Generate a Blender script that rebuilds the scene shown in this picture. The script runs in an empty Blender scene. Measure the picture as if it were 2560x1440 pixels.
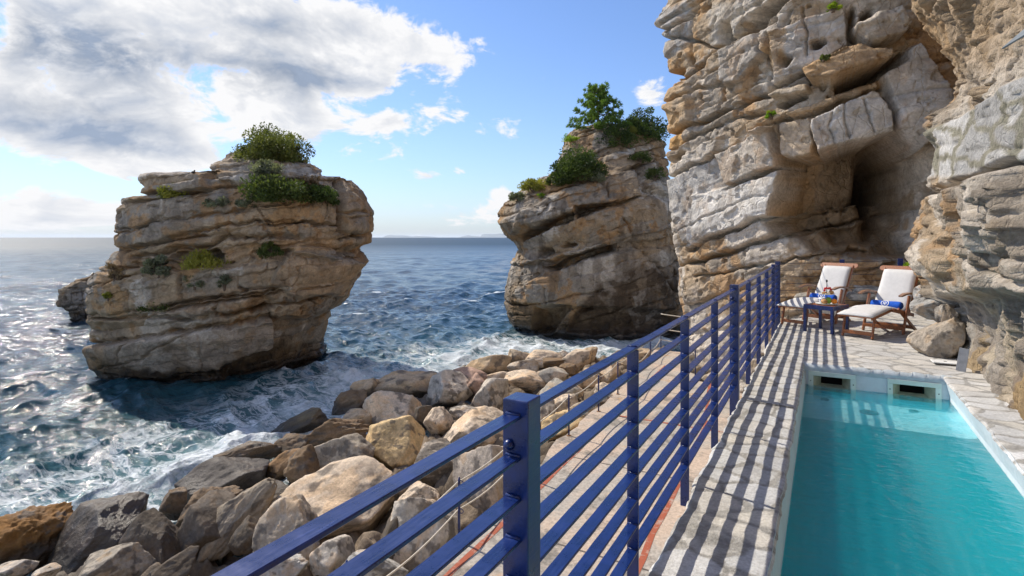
import bpy, math, random
import numpy as np
from mathutils import Vector, Matrix, Euler

random.seed(7)
# ------------------------------------------------------------------ frame of reference
FPX = 1422.0                     # focal length in photo pixels (20 mm on 36 mm, 2560 px wide)
HOR = 593.0                      # horizon line of the photo
CAMH = 1.5                       # eye height above the pool deck (deck is z = 0)
TH = math.atan(782.0 / FPX)      # camera yaw left of the terrace axis (+Y)
SN, CS = math.sin(TH), math.cos(TH)
SEA = -4.0
LOW = -2.5                       # lower concrete terrace


def cam2w(R, F, Z):
    return (R * CS - F * SN, R * SN + F * CS, Z)


def at(px, py, z=0.0):
    F = (CAMH - z) * FPX / (py - HOR)
    return cam2w((px - 1280) / FPX * F, F, z)


def atF(px, py, F):
    return cam2w((px - 1280) / FPX * F, F, CAMH - (py - HOR) / FPX * F)


def w2cam(X, Y):
    return X * CS + Y * SN, -X * SN + Y * CS


# ------------------------------------------------------------------ noise in numpy
def _h(ix, iy, iz, seed):
    h = (ix.astype(np.int64) * 374761393 + iy.astype(np.int64) * 668265263 + iz.astype(np.int64) * 2147483647 + seed * 974634777) & 0xFFFFFFFF
    h = ((h ^ (h >> 13)) * 1274126177) & 0xFFFFFFFF
    h = ((h ^ (h >> 16)) * 2246822519) & 0xFFFFFFFF
    return (h ^ (h >> 15)) & 0xFFFFFFFF


def hf(a, b=0, seed=0):
    a = np.asarray(a)
    b = np.zeros_like(a) + b
    return _h(a, b, np.zeros_like(a), seed).astype(np.float64) / 4294967295.0


_G = np.array([[1, 1, 0], [-1, 1, 0], [1, -1, 0], [-1, -1, 0], [1, 0, 1], [-1, 0, 1], [1, 0, -1], [-1, 0, -1],
               [0, 1, 1], [0, -1, 1], [0, 1, -1], [0, -1, -1], [1, 1, 0], [-1, 1, 0], [0, -1, 1], [0, -1, -1]], dtype=np.float64)


def pn(x, y, z, seed=0):
    xi, yi, zi = np.floor(x), np.floor(y), np.floor(z)
    fx, fy, fz = x - xi, y - yi, z - zi
    xi, yi, zi = xi.astype(np.int64), yi.astype(np.int64), zi.astype(np.int64)
    u = fx * fx * fx * (fx * (fx * 6 - 15) + 10)
    v = fy * fy * fy * (fy * (fy * 6 - 15) + 10)
    w = fz * fz * fz * (fz * (fz * 6 - 15) + 10)
    out = 0
    for dx in (0, 1):
        for dy in (0, 1):
            for dz in (0, 1):
                g = _G[_h(xi + dx, yi + dy, zi + dz, seed) & 15]
                d = g[..., 0] * (fx - dx) + g[..., 1] * (fy - dy) + g[..., 2] * (fz - dz)
                out = out + d * (u if dx else 1 - u) * (v if dy else 1 - v) * (w if dz else 1 - w)
    return out


def fbm(x, y, z, o=4, seed=0, gain=0.5, lac=2.03):
    a, s, t = 1.0, 0, 0
    for i in range(o):
        s = s + a * pn(x, y, z, seed + i * 17)
        t += a
        a *= gain
        x, y, z = x * lac + 3.1, y * lac + 1.7, z * lac + 5.3
    return s


def ridged(x, y, z, o=4, seed=0):
    a, s = 1.0, 0
    for i in range(o):
        s = s + a * (1 - np.abs(pn(x, y, z, seed + i * 13)) * 2)
        a *= 0.5
        x, y, z = x * 2.1 + 1.3, y * 2.1 + 7.7, z * 2.1 + 2.9
    return s - 1.0


def sstep(a, b, x):
    t = np.clip((x - a) / (b - a), 0, 1)
    return t * t * (3 - 2 * t)


def voro2(x, y, seed=0, jit=0.9):
    """2-D cell noise: distance to nearest, to second nearest, border distance and a hash of the nearest cell"""
    xi, yi = np.floor(x).astype(np.int64), np.floor(y).astype(np.int64)
    f1 = np.full(x.shape, 9.0)
    f2 = np.full(x.shape, 9.0)
    cid = np.zeros(x.shape)
    z0 = np.zeros_like(xi)
    for dx in (-1, 0, 1):
        for dy in (-1, 0, 1):
            cx, cy = xi + dx, yi + dy
            h1 = _h(cx, cy, z0, seed) / 4294967295.0
            h2 = _h(cx, cy, z0 + 1, seed) / 4294967295.0
            ax = cx + 0.5 + jit * (h1 - 0.5)
            ay = cy + 0.5 + jit * (h2 - 0.5)
            d = np.hypot(ax - x, ay - y)
            hid = _h(cx, cy, z0 + 2, seed) / 4294967295.0
            new = d < f1
            f2 = np.where(new, f1, np.minimum(f2, d))
            cid = np.where(new, hid, cid)
            f1 = np.where(new, d, f1)
    return f1, f2, cid


def facet(x, y, seed=0, jit=0.95):
    """cells of a plane, each a flat facet with its own height and tilt (about -.5 .. .5)"""
    xi, yi = np.floor(x).astype(np.int64), np.floor(y).astype(np.int64)
    f1 = np.full(x.shape, 9.0)
    out = np.zeros(x.shape)
    z0 = np.zeros_like(xi)
    for dx in (-1, 0, 1):
        for dy in (-1, 0, 1):
            cx, cy = xi + dx, yi + dy
            h = [_h(cx, cy, z0 + k, seed) / 4294967295.0 for k in range(5)]
            ax = cx + 0.5 + jit * (h[0] - 0.5) - x
            ay = cy + 0.5 + jit * (h[1] - 0.5) - y
            d = np.abs(ax) + np.abs(ay) + .3 * np.maximum(np.abs(ax), np.abs(ay))
            new = d < f1
            out = np.where(new, (h[2] - .5) * .6 + (h[3] - .5) * 1.3 * ax + (h[4] - .5) * 1.3 * ay, out)
            f1 = np.where(new, d, f1)
    return out


# ------------------------------------------------------------------ objects
COL = bpy.context.scene.collection


def link(o):
    COL.objects.link(o)
    return o


def tag(o, label=None, cat=None, group=None, kind=None):
    if label: o['label'] = label
    if cat: o['category'] = cat
    if group: o['group'] = group
    if kind: o['kind'] = kind
    return o


def thing(name, label, cat, loc=(0, 0, 0), group=None, rotz=0.0):
    o = link(bpy.data.objects.new(name, None))
    o.location = loc
    o.rotation_euler = (0, 0, rotz)
    o.empty_display_size = 0.2
    return tag(o, label, cat, group)


def raw_mesh(name, V, Q, smooth=True, nside=4):
    me = bpy.data.meshes.new(name)
    V = np.asarray(V, dtype=np.float32)
    Q = np.asarray(Q, dtype=np.int32)
    me.vertices.add(len(V))
    me.vertices.foreach_set('co', V.ravel())
    n = len(Q)
    me.loops.add(n * nside)
    me.loops.foreach_set('vertex_index', Q.ravel())
    me.polygons.add(n)
    me.polygons.foreach_set('loop_start', np.arange(0, n * nside, nside, dtype=np.int32))
    me.polygons.foreach_set('use_smooth', np.full(n, smooth, dtype=bool))
    me.update(calc_edges=True)
    me.validate()
    return me


def add_col(me, C, name='Col'):
    a = me.color_attributes.new(name, 'FLOAT_COLOR', 'POINT')
    C4 = np.ones((len(C), 4), dtype=np.float32)
    C4[:, :3] = C
    a.data.foreach_set('color', C4.ravel())


def add_f(me, name, v):
    a = me.attributes.new(name, 'FLOAT', 'POINT')
    a.data.foreach_set('value', np.asarray(v, dtype=np.float32).ravel())


def obj_from(name, me, mat=None, parent=None, loc=(0, 0, 0)):
    o = link(bpy.data.objects.new(name, me))
    if mat and len(me.materials) == 0: me.materials.append(mat)
    o.location = loc
    if parent: o.parent = parent
    return o


def grid_quads(nu, nv, wrap_u=False):
    """index (v, u) -> v * nu + u"""
    iu = np.arange(nu if wrap_u else nu - 1)
    iv = np.arange(nv - 1)
    U, W = np.meshgrid(iu, iv)
    U2 = (U + 1) % nu
    a = W * nu + U; b = W * nu + U2; c = (W + 1) * nu + U2; d = (W + 1) * nu + U
    return np.stack([a, b, c, d], -1).reshape(-1, 4)


class MB:
    """collects simple shapes and links them as one mesh object"""
    def __init__(self):
        self.v = []; self.f = []

    def add(self, vs, fs):
        b = len(self.v)
        self.v += [tuple(p) for p in vs]
        self.f += [tuple(b + i for i in f) for f in fs]
        return self

    def box(self, c, s, rot=None, taper=1.0):
        x, y, z = s[0] / 2, s[1] / 2, s[2] / 2
        vs = [Vector((i * x * (taper if k > 0 else 1), j * y * (taper if k > 0 else 1), k * z)) for k in (-1, 1) for j in (-1, 1) for i in (-1, 1)]
        if rot is not None: vs = [rot @ p for p in vs]
        vs = [p + Vector(c) for p in vs]
        return self.add(vs, [(0, 2, 3, 1), (4, 5, 7, 6), (0, 1, 5, 4), (2, 6, 7, 3), (0, 4, 6, 2), (1, 3, 7, 5)])

    def bar(self, p, q, w, t, side=(0, 1, 0)):
        """square-cut bar from p to q, w across `side`, t across the other way"""
        p, q = Vector(p), Vector(q)
        d = (q - p).normalized()
        s = Vector(side); s = (s - d * s.dot(d)).normalized()
        n = d.cross(s)
        vs = [e + s * (i * w / 2) + n * (j * t / 2) for e in (p, q) for i, j in ((-1, -1), (1, -1), (1, 1), (-1, 1))]
        return self.add(vs, [(0, 3, 2, 1), (4, 5, 6, 7), (0, 1, 5, 4), (1, 2, 6, 5), (2, 3, 7, 6), (3, 0, 4, 7)])

    def tube(self, pts, r, n=8, cap=True):
        pts = [Vector(p) for p in pts]
        rs = r if hasattr(r, '__len__') else [r] * len(pts)
        vs = []; fs = []
        prev = None
        for i, p in enumerate(pts):
            d = (pts[min(i + 1, len(pts) - 1)] - pts[max(i - 1, 0)]).normalized()
            up = prev if prev is not None else (Vector((0, 0, 1)) if abs(d.z) < .9 else Vector((1, 0, 0)))
            s = (up - d * up.dot(d)).normalized()
            prev = s
            b = d.cross(s)
            for k in range(n):
                a = 2 * math.pi * k / n
                vs.append(p + (s * math.cos(a) + b * math.sin(a)) * rs[i])
        for i in range(len(pts) - 1):
            for k in range(n):
                k2 = (k + 1) % n
                fs.append((i * n + k, i * n + k2, (i + 1) * n + k2, (i + 1) * n + k))
        if cap:
            fs.append(tuple(range(n - 1, -1, -1)))
            fs.append(tuple((len(pts) - 1) * n + k for k in range(n)))
        return self.add(vs, fs)

    def lathe(self, prof, c=(0, 0, 0), n=20):
        vs = []; fs = []
        for (r, z) in prof:
            for k in range(n):
                a = 2 * math.pi * k / n
                vs.append((c[0] + r * math.cos(a), c[1] + r * math.sin(a), c[2] + z))
        for i in range(len(prof) - 1):
            for k in range(n):
                k2 = (k + 1) % n
                fs.append((i * n + k, i * n + k2, (i + 1) * n + k2, (i + 1) * n + k))
        fs.append(tuple(range(n - 1, -1, -1)))
        fs.append(tuple((len(prof) - 1) * n + k for k in range(n)))
        return self.add(vs, fs)

    def prism(self, poly, h, M=None):
        """polygon in local xy, extruded by h along local z, placed by matrix M"""
        n = len(poly)
        vs = [Vector((x, y, 0)) for x, y in poly] + [Vector((x, y, h)) for x, y in poly]
        if M is not None: vs = [M @ p for p in vs]
        return self.add(vs, [tuple(range(n - 1, -1, -1)), tuple(range(n, 2 * n))] + [(i, (i + 1) % n, n + (i + 1) % n, n + i) for i in range(n)])

    def ball(self, c, r, n=12, m=8, sc=(1, 1, 1)):
        vs = []; fs = []
        for i in range(m + 1):
            t = math.pi * i / m
            for k in range(n):
                a = 2 * math.pi * k / n
                vs.append((c[0] + r * sc[0] * math.sin(t) * math.cos(a), c[1] + r * sc[1] * math.sin(t) * math.sin(a), c[2] - r * sc[2] * math.cos(t)))
        for i in range(m):
            for k in range(n):
                k2 = (k + 1) % n
                fs.append((i * n + k, i * n + k2, (i + 1) * n + k2, (i + 1) * n + k))
        return self.add(vs, fs)

    def build(self, name, mat, parent=None, org=(0, 0, 0), smooth=False, bevel=0.0, seg=2, sub=0):
        me = bpy.data.meshes.new(name)
        O = Vector(org)
        me.from_pydata([tuple(Vector(p) - O) for p in self.v], [], self.f)
        if mat: me.materials.append(mat)
        me.polygons.foreach_set('use_smooth', [smooth] * len(me.polygons))
        me.update()
        o = link(bpy.data.objects.new(name, me))
        if parent: o.parent = parent
        else: o.location = org
        if bevel:
            m = o.modifiers.new('bevel', 'BEVEL'); m.width = bevel; m.segments = seg; m.limit_method = 'ANGLE'
        if sub:
            m = o.modifiers.new('sub', 'SUBSURF'); m.levels = sub; m.render_levels = sub
        return o


# ------------------------------------------------------------------ materials
class NT:
    """small helper to wire shader nodes"""
    def __init__(self, tree):
        self.t = tree

    def n(self, typ, ins=None, **props):
        nd = self.t.nodes.new(typ)
        for k, v in props.items(): setattr(nd, k, v)
        for k, v in (ins or {}).items(): self.set(nd.inputs[k], v)
        return nd

    def set(self, sock, v):
        if hasattr(v, 'is_output'): self.t.links.new(v, sock)
        elif hasattr(v, 'outputs'): self.t.links.new(v.outputs[0], sock)
        else: sock.default_value = v

    def m(self, op, a, b=0.0, c=0.0, clamp=False):
        nd = self.t.nodes.new('ShaderNodeMath'); nd.operation = op; nd.use_clamp = clamp
        self.set(nd.inputs[0], a); self.set(nd.inputs[1], b); self.set(nd.inputs[2], c)
        return nd.outputs[0]

    def rng(self, v, a, b, c=0.0, d=1.0, smooth=True):
        nd = self.t.nodes.new('ShaderNodeMapRange')
        nd.interpolation_type = 'SMOOTHSTEP' if smooth else 'LINEAR'
        for i, x in enumerate((v, a, b, c, d)): self.set(nd.inputs[i], x)
        return nd.outputs[0]

    def mix(self, f, a, b, mode='MIX'):
        nd = self.t.nodes.new('ShaderNodeMix'); nd.data_type = 'RGBA'; nd.blend_type = mode
        self.set(nd.inputs[0], f); self.set(nd.inputs[6], a); self.set(nd.inputs[7], b)
        return nd.outputs[2]

    def noise(self, vec, scale, detail=4, rough=0.55, dist=0.0, dim='3D'):
        nd = self.n('ShaderNodeTexNoise', {'Scale': scale, 'Detail': detail, 'Roughness': rough, 'Distortion': dist}, noise_dimensions=dim)
        if vec is not None: self.set(nd.inputs['Vector'], vec)
        return nd.outputs[0]


def c4(c): return (c[0], c[1], c[2], 1.0)


def new_mat(name):
    m = bpy.data.materials.new(name); m.use_nodes = True
    nt = m.node_tree
    for nd in list(nt.nodes): nt.nodes.remove(nd)
    N = NT(nt)
    out = N.n('ShaderNodeOutputMaterial')
    return m, N, out


def pbr(name, col, rough=0.5, metal=0.0, var=0.12, vscale=6.0, bump=0.0, bscale=40.0, coat=0.0, spec=0.5, sub=None):
    m, N, out = new_mat(name)
    tc = N.n('ShaderNodeTexCoord').outputs['Object']
    ns = N.noise(tc, vscale, 5)
    f = N.rng(ns, .3, .7, 1 - var, 1 + var)
    colr = N.mix(1.0, c4(col), N.n('ShaderNodeCombineColor', {0: f, 1: f, 2: f}), 'MULTIPLY')
    b = N.n('ShaderNodeBsdfPrincipled', {'Base Color': colr, 'Roughness': rough, 'Metallic': metal, 'Coat Weight': coat, 'Specular IOR Level': spec})
    if bump:
        bn = N.n('ShaderNodeBump', {'Strength': bump, 'Distance': 0.01, 'Height': N.noise(tc, bscale, 4)})
        N.set(b.inputs['Normal'], bn)
    N.set(out.inputs[0], b)
    return m


def mat_rock(name='limestone', specks=.55, bs=1.0, bd=.06):
    m, N, out = new_mat(name)
    at_ = N.n('ShaderNodeAttribute', attribute_name='Col').outputs['Color']
    wet = N.n('ShaderNodeAttribute', attribute_name='wet').outputs['Fac']
    tc = N.n('ShaderNodeTexCoord').outputs['Object']
    n1 = N.noise(tc, 2.2 * bs, 6, .65)
    n2 = N.noise(tc, 14 * bs, 5, .65)
    f = N.m('MULTIPLY', N.rng(n1, .25, .75, .78, 1.2), N.rng(n2, .25, .75, .8, 1.18))
    col = N.mix(1.0, at_, N.n('ShaderNodeCombineColor', {0: f, 1: f, 2: f}), 'MULTIPLY')
    # pits and lichen specks
    vo = N.n('ShaderNodeTexNoise', {'Vector': tc, 'Scale': 7.0 * bs, 'Detail': 8.0, 'Roughness': .75})
    col = N.mix(N.rng(vo.outputs[0], .62, .74, 0, specks), col, c4((.10, .085, .07)))
    col = N.mix(wet, col, N.mix(1.0, col, c4((.42, .38, .34)), 'MULTIPLY'))
    b = N.n('ShaderNodeBsdfPrincipled', {'Base Color': col, 'Roughness': N.rng(wet, 0, 1, .92, .28, False), 'Specular IOR Level': N.rng(wet, 0, 1, .15, .6, False)})
    # fracture network + grain
    wv = N.n('ShaderNodeVectorMath', {0: tc, 1: N.n('ShaderNodeVectorMath', {0: N.n('ShaderNodeTexNoise', {'Vector': tc, 'Scale': 2.0 * bs, 'Detail': 4.0}).outputs['Color'], 1: (.35 / bs, .35 / bs, .35 / bs)}, operation='MULTIPLY').outputs[0]}, operation='ADD').outputs[0]
    vc = N.n('ShaderNodeTexVoronoi', {'Vector': N.n('ShaderNodeMapping', {'Vector': wv, 'Scale': (1, 1, .7)}), 'Scale': 2.6 * bs}, feature='DISTANCE_TO_EDGE').outputs['Distance']
    crack = N.rng(vc, 0, .05)
    h = N.m('ADD', N.m('ADD', N.noise(tc, 6 * bs, 8, .72), N.m('MULTIPLY', N.noise(tc, 30 * bs, 6, .7), .4)), N.m('MULTIPLY', crack, .5 * specks))
    bn = N.n('ShaderNodeBump', {'Strength': 1.0, 'Distance': bd, 'Height': h})
    N.set(b.inputs['Normal'], bn)
    N.set(out.inputs[0], b)
    return m


def mat_leaf(name, c1, c2, trans=0.35):
    m, N, out = new_mat(name)
    oi = N.n('ShaderNodeAttribute', attribute_name='rnd').outputs['Fac']
    col = N.mix(oi, c4(c1), c4(c2))
    b = N.n('ShaderNodeBsdfPrincipled', {'Base Color': col, 'Roughness': .55, 'Specular IOR Level': .3})
    t = N.n('ShaderNodeBsdfTranslucent', {'Color': N.mix(1.0, col, c4((1.2, 1.3, .6)), 'MULTIPLY')})
    mx = N.n('ShaderNodeMixShader', {0: trans, 1: b.outputs[0], 2: t.outputs[0]})
    N.set(out.inputs[0], mx)
    return m


def mat_wood(name, col):
    m, N, out = new_mat(name)
    tc = N.n('ShaderNodeTexCoord').outputs['Object']
    mp = N.n('ShaderNodeMapping', {'Vector': tc, 'Scale': (6, 30, 30)})
    n1 = N.noise(mp, 2.0, 6, .6, .6)
    f = N.rng(n1, .3, .7, .6, 1.3)
    cc = N.mix(1.0, c4(col), N.n('ShaderNodeCombineColor', {0: f, 1: f, 2: f}), 'MULTIPLY')
    b = N.n('ShaderNodeBsdfPrincipled', {'Base Color': cc, 'Roughness': .42, 'Coat Weight': .15})
    N.set(b.inputs['Normal'], N.n('ShaderNodeBump', {'Strength': .2, 'Distance': .003, 'Height': n1}))
    N.set(out.inputs[0], b)
    return m


M_ROCK = mat_rock('limestone')
M_BOULDER = mat_rock('boulder_stone', .12, 1.6, .030)
M_NEAR = mat_rock('near_limestone', .35, 1.7, .055)
M_STEM = pbr('bark', (.12, .085, .06), .9)
M_WOOD = mat_wood('teak', (.30, .105, .035))
M_WOOD2 = mat_wood('weathered_teak', (.27, .15, .09))
M_CUSH = pbr('canvas', (.60, .595, .585), .85, var=.04, vscale=20, bump=.25, bscale=300)
M_ROPE = pbr('rope', (.62, .56, .46), .9, var=.15, vscale=60, bump=.4, bscale=200)
M_WHITE = pbr('white_plastic', (.72, .73, .70), .4, var=.05)
M_DARK = pbr('dark_void', (.02, .018, .015), .8)


def mat_blue():
    m, N, out = new_mat('blue_gloss_paint')
    tc = N.n('ShaderNodeTexCoord').outputs['Object']
    ns = N.noise(tc, 9, 6, .7)
    st = N.noise(N.n('ShaderNodeMapping', {'Vector': tc, 'Scale': (60, 5, 60)}), 1.5, 5, .6)
    col = N.mix(N.rng(ns, .35, .7), c4((.0025, .014, .092)), c4((.004, .026, .165)))
    col = N.mix(N.rng(st, .62, .72, 0, .35), col, c4((.06, .09, .30)))
    b = N.n('ShaderNodeBsdfPrincipled', {'Base Color': col, 'Roughness': N.rng(ns, .3, .7, .22, .42), 'Coat Weight': .12, 'Coat Roughness': .25})
    N.set(b.inputs['Normal'], N.n('ShaderNodeBump', {'Strength': .25, 'Distance': .004, 'Height': N.m('ADD', N.noise(tc, 22, 4), st)}))
    N.set(out.inputs[0], b)
    return m


M_BLUE = mat_blue()
# ------------------------------------------------------------------ rock surfaces
def strata(R, F, Z, seed, dip, dipF=0.0, th=(.3, 1.0), bed=.16, groove=.16, block=.14, bl=(.6, 2.2), rough=.14, warp=.14, sadd=0.0, fac=.22, gw=.07, fine=1.0, lamin=.035):
    """outward offset of a bedded limestone face + per-bed and per-block hashes"""
    rs = np.random.RandomState(seed)
    wn = fbm(R * .22, F * .22, Z * .3, 3, seed)
    s = Z - dip * R - dipF * F + sadd + wn * warp + fbm(R * .9, F * .9, Z * .9, 2, seed + 5) * .03
    lo, hi = s.min() - 1, s.max() + 1
    u0 = R * .83 + F * .55
    B = [lo]
    while B[-1] < hi:
        B.append(B[-1] + rs.uniform(th[0], th[1]) * (0.45 if rs.rand() < .3 else 1.0))
    B = np.array(B)
    i = np.clip(np.searchsorted(B, s) - 1, 0, len(B) - 2)
    t0, t1 = s - B[i], B[i + 1] - s
    P = rs.uniform(-bed, bed, len(B))
    G = groove * rs.choice([.15, .3, .5, 1.0, 1.3], len(B))
    gm = sstep(-.15, .25, fbm(R * .5, F * .5, Z * .5, 2, seed + 40))
    d = P[i]
    # rounded bed edges with a dark joint
    d = d - G[i] * np.exp(-(t0 / gw) ** 2) * (.25 + gm) - G[i + 1] * np.exp(-(t1 / gw) ** 2) * (.25 + gm)
    d = d + .03 * (1 - (2 * np.clip(t0 / (t0 + t1), 0, 1) - 1) ** 4)
    L = rs.uniform(bl[0], bl[1], len(B))
    q = R * .83 + F * .55 + fbm(R * .6, F * .6, Z * .8, 2, seed + 9) * .35 + (Z - B[i]) * rs.uniform(-.35, .35, len(B))[i]
    k = q / L[i] + rs.rand(len(B))[i] * 10
    kk = np.floor(k)
    kf = (k - kk) * L[i]
    e = np.minimum(kf, L[i] - kf)
    hb = hf(kk.astype(np.int64), i.astype(np.int64), seed + 3)
    hb2 = hf(kk.astype(np.int64), i.astype(np.int64), seed + 4)
    d = d + (hb - .5) * 2 * block
    jm = hf(kk.astype(np.int64), i.astype(np.int64), seed + 6)
    d = d - groove * .55 * np.exp(-(e / .04) ** 2) * (jm > .45)
    # block tilt + weathering
    d = d + (kf / L[i] - .5) * (hb2 - .5) * block * 1.2
    d = d + rough * .8 * fbm(R * .8, F * .8, Z * .9, 3, seed + 20, .5) + rough * .30 * fbm(R * 3.3, F * 3.3, Z * 4.4, 3, seed + 30)
    lam = pn(s * 6.0, u0 * .12, s * 0 + .3, seed + 90) + .6 * pn(s * 14.0, u0 * .2, s * 0 + 2.3, seed + 91)
    d = d + lamin * lam
    pit = fbm(R * 1.9, F * 1.9, Z * 2.6, 3, seed + 60)
    d = d - .14 * sstep(.36, .46, pit)
    # hackly small fractures
    u = R * .83 + F * .55 - SN * 0
    d = d + fac * facet(u * .85 + wn * 2 + hb * 3, s * 1.0 + wn, seed + 70) + fac * .42 * facet(u * 2.6 + wn * 3, s * 2.3 + hb * 5, seed + 71) + fac * .26 * fine * facet(u * 6.5 + wn * 4, s * 6.0 + u * 1.5, seed + 72) + fac * .14 * fine * facet(u * 15, s * 13 + u * 3, seed + 73)
    return d, P[i] / max(bed, 1e-6), hb


def poly_in(px, py, poly, soft):
    """smooth 0..1 coverage of a photo-space polygon"""
    inside = np.zeros(px.shape, bool)
    dist = np.full(px.shape, 1e9)
    n = len(poly)
    for i in range(n):
        x0, y0 = poly[i]; x1, y1 = poly[(i + 1) % n]
        c = ((y0 > py) != (y1 > py)) & (px < (x1 - x0) * (py - y0) / ((y1 - y0) if y1 != y0 else 1e-9) + x0)
        inside ^= c
        dx, dy = x1 - x0, y1 - y0
        t = np.clip(((px - x0) * dx + (py - y0) * dy) / (dx * dx + dy * dy + 1e-9), 0, 1)
        dist = np.minimum(dist, np.hypot(px - x0 - t * dx, py - y0 - t * dy))
    sd = np.where(inside, dist, -dist)
    return sstep(-soft, soft, sd)


def line_d(px, py, pts):
    dist = np.full(px.shape, 1e9)
    for (x0, y0), (x1, y1) in zip(pts[:-1], pts[1:]):
        dx, dy = x1 - x0, y1 - y0
        t = np.clip(((px - x0) * dx + (py - y0) * dy) / (dx * dx + dy * dy + 1e-9), 0, 1)
        dist = np.minimum(dist, np.hypot(px - x0 - t * dx, py - y0 - t * dy))
    return dist


def carve(px, py, feats, seed):
    jx = px + 9 * fbm(px * .02, py * .02, px * 0 + .5, 3, seed + 80)
    jy = py + 9 * fbm(px * .02, py * .02, px * 0 + 7.5, 3, seed + 81)
    d = np.zeros(px.shape)
    att = np.zeros(px.shape)
    for f in feats:
        if f[0] == 'poly': d = d + f[2] * poly_in(jx, jy, f[1], f[3])
        elif f[0] == 'slab':
            P_ = f[1]; cx = sum(p[0] for p in P_) / len(P_); cy = sum(p[1] for p in P_) / len(P_)
            w = poly_in(px + .35 * (jx - px), py + .35 * (jy - py), P_, f[4] if len(f) > 4 else 3.0)
            att = np.maximum(att, w * (f[5] if len(f) > 5 else .55))
            d = d + w * (f[2] + f[3][0] * (px - cx) / 100 + f[3][1] * (py - cy) / 100)
        elif f[0] == 'line': d = d - f[3] * np.exp(-(line_d(jx, jy, f[1]) / f[2]) ** 2)
        elif f[0] == 'blob':
            cx, cy, rx, ry, rot = f[1]
            c, s = math.cos(math.radians(rot)), math.sin(math.radians(rot))
            a = ((jx - cx) * c + (jy - cy) * s) / rx; b = (-(jx - cx) * s + (jy - cy) * c) / ry
            d = d + f[2] * np.exp(-(a * a + b * b) ** 1.5)
    return d, 1 - att


TAN = np.array((.46, .35, .235)); GREY = np.array((.40, .345, .28)); PALE = np.array((.66, .59, .50))
ORANGE = np.array((.50, .30, .14)); BROWN = np.array((.20, .145, .10)); BLACK = np.array((.05, .045, .04))


def rock_col(R, F, Z, bedr, blk, seed, grey=.5, orange=.3, pale=.3, streak=.4, tide=True, base=1.0):
    n1 = fbm(R * .35, F * .35, Z * .5, 4, seed + 100)
    n2 = fbm(R * .5, F * .5, Z * .35, 4, seed + 120)
    n3 = fbm(R * 1.6, F * 1.6, Z * .28, 4, seed + 140)
    n4 = fbm(R * 2.2, F * 2.2, Z * 2.2, 4, seed + 160)
    g = np.clip(sstep(-.22, .25, n1 + bedr * .14 + (blk - .5) * .35 + (grey - .5) * .6), 0, 1)[:, None]
    C = TAN * (1 - g) + GREY * g
    p = (sstep(.05, .2, -n2 + (blk - .5) * .6 + n4 * .25 + (pale - .5) * .6) * .85)[:, None]
    C = C * (1 - p) + PALE * p
    o = (sstep(.08, .28, n2 + n4 * .45 + (orange - .5) * .5) * .75)[:, None]
    C = C * (1 - o) + ORANGE * o
    k = (sstep(.12, .42, n3 + n1 * .3) * streak)[:, None]
    C = C * (1 - k) + BROWN * .6 * k
    m = (sstep(.25, .5, n4) * .35)[:, None]
    C = C * (1 - m) + BROWN * m
    C = C * base * (1 + .16 * n4)[:, None]
    wet = np.zeros(len(R))
    if tide:
        w = sstep(1.5, .25, Z - SEA + n1 * 1.2 + n4 * .5)
        t = (w * .85)[:, None]
        C = C * (1 - t) + np.array((.085, .06, .035)) * t
        w2 = (sstep(.55, .1, Z - SEA + n4 * .5) * .8)[:, None]
        C = C * (1 - w2) + np.array((.02, .018, .014)) * w2
        wet = sstep(.9, .2, Z - SEA + n4 * .5)
    return np.clip(C, .01, .9), wet


ROCKS = {}


def finish_rock(name, label, cat, R, F, Z, Q, C, wet, mat=None):
    X, Y = R * CS - F * SN, R * SN + F * CS
    me = raw_mesh(name, np.stack([X, Y, Z], -1), Q)
    add_col(me, C); add_f(me, 'wet', wet)
    o = obj_from(name, me, mat or M_ROCK)
    tag(o, label, cat)
    px = 1280 + FPX * R / np.maximum(F, .1); py = HOR + FPX * (CAMH - Z) / np.maximum(F, .1)
    ROCKS[label] = (px, py, R, F, Z)
    return o


def hit(label, px, py, rad=5):
    """front-most surface point of a finished rock seen at a photo pixel (cam R, F, Z)"""
    P = ROCKS[label]
    for r in (rad, rad * 2, rad * 4, rad * 10):
        m = np.where((np.abs(P[0] - px) < r) & (np.abs(P[1] - py) < r))[0]
        if len(m):
            F_ = np.sort(P[3][m])[min(3, len(m) - 1)]
            return (px - 1280) / FPX * F_, F_, CAMH - (py - HOR) / FPX * F_
    raise ValueError((label, px, py))


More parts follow.
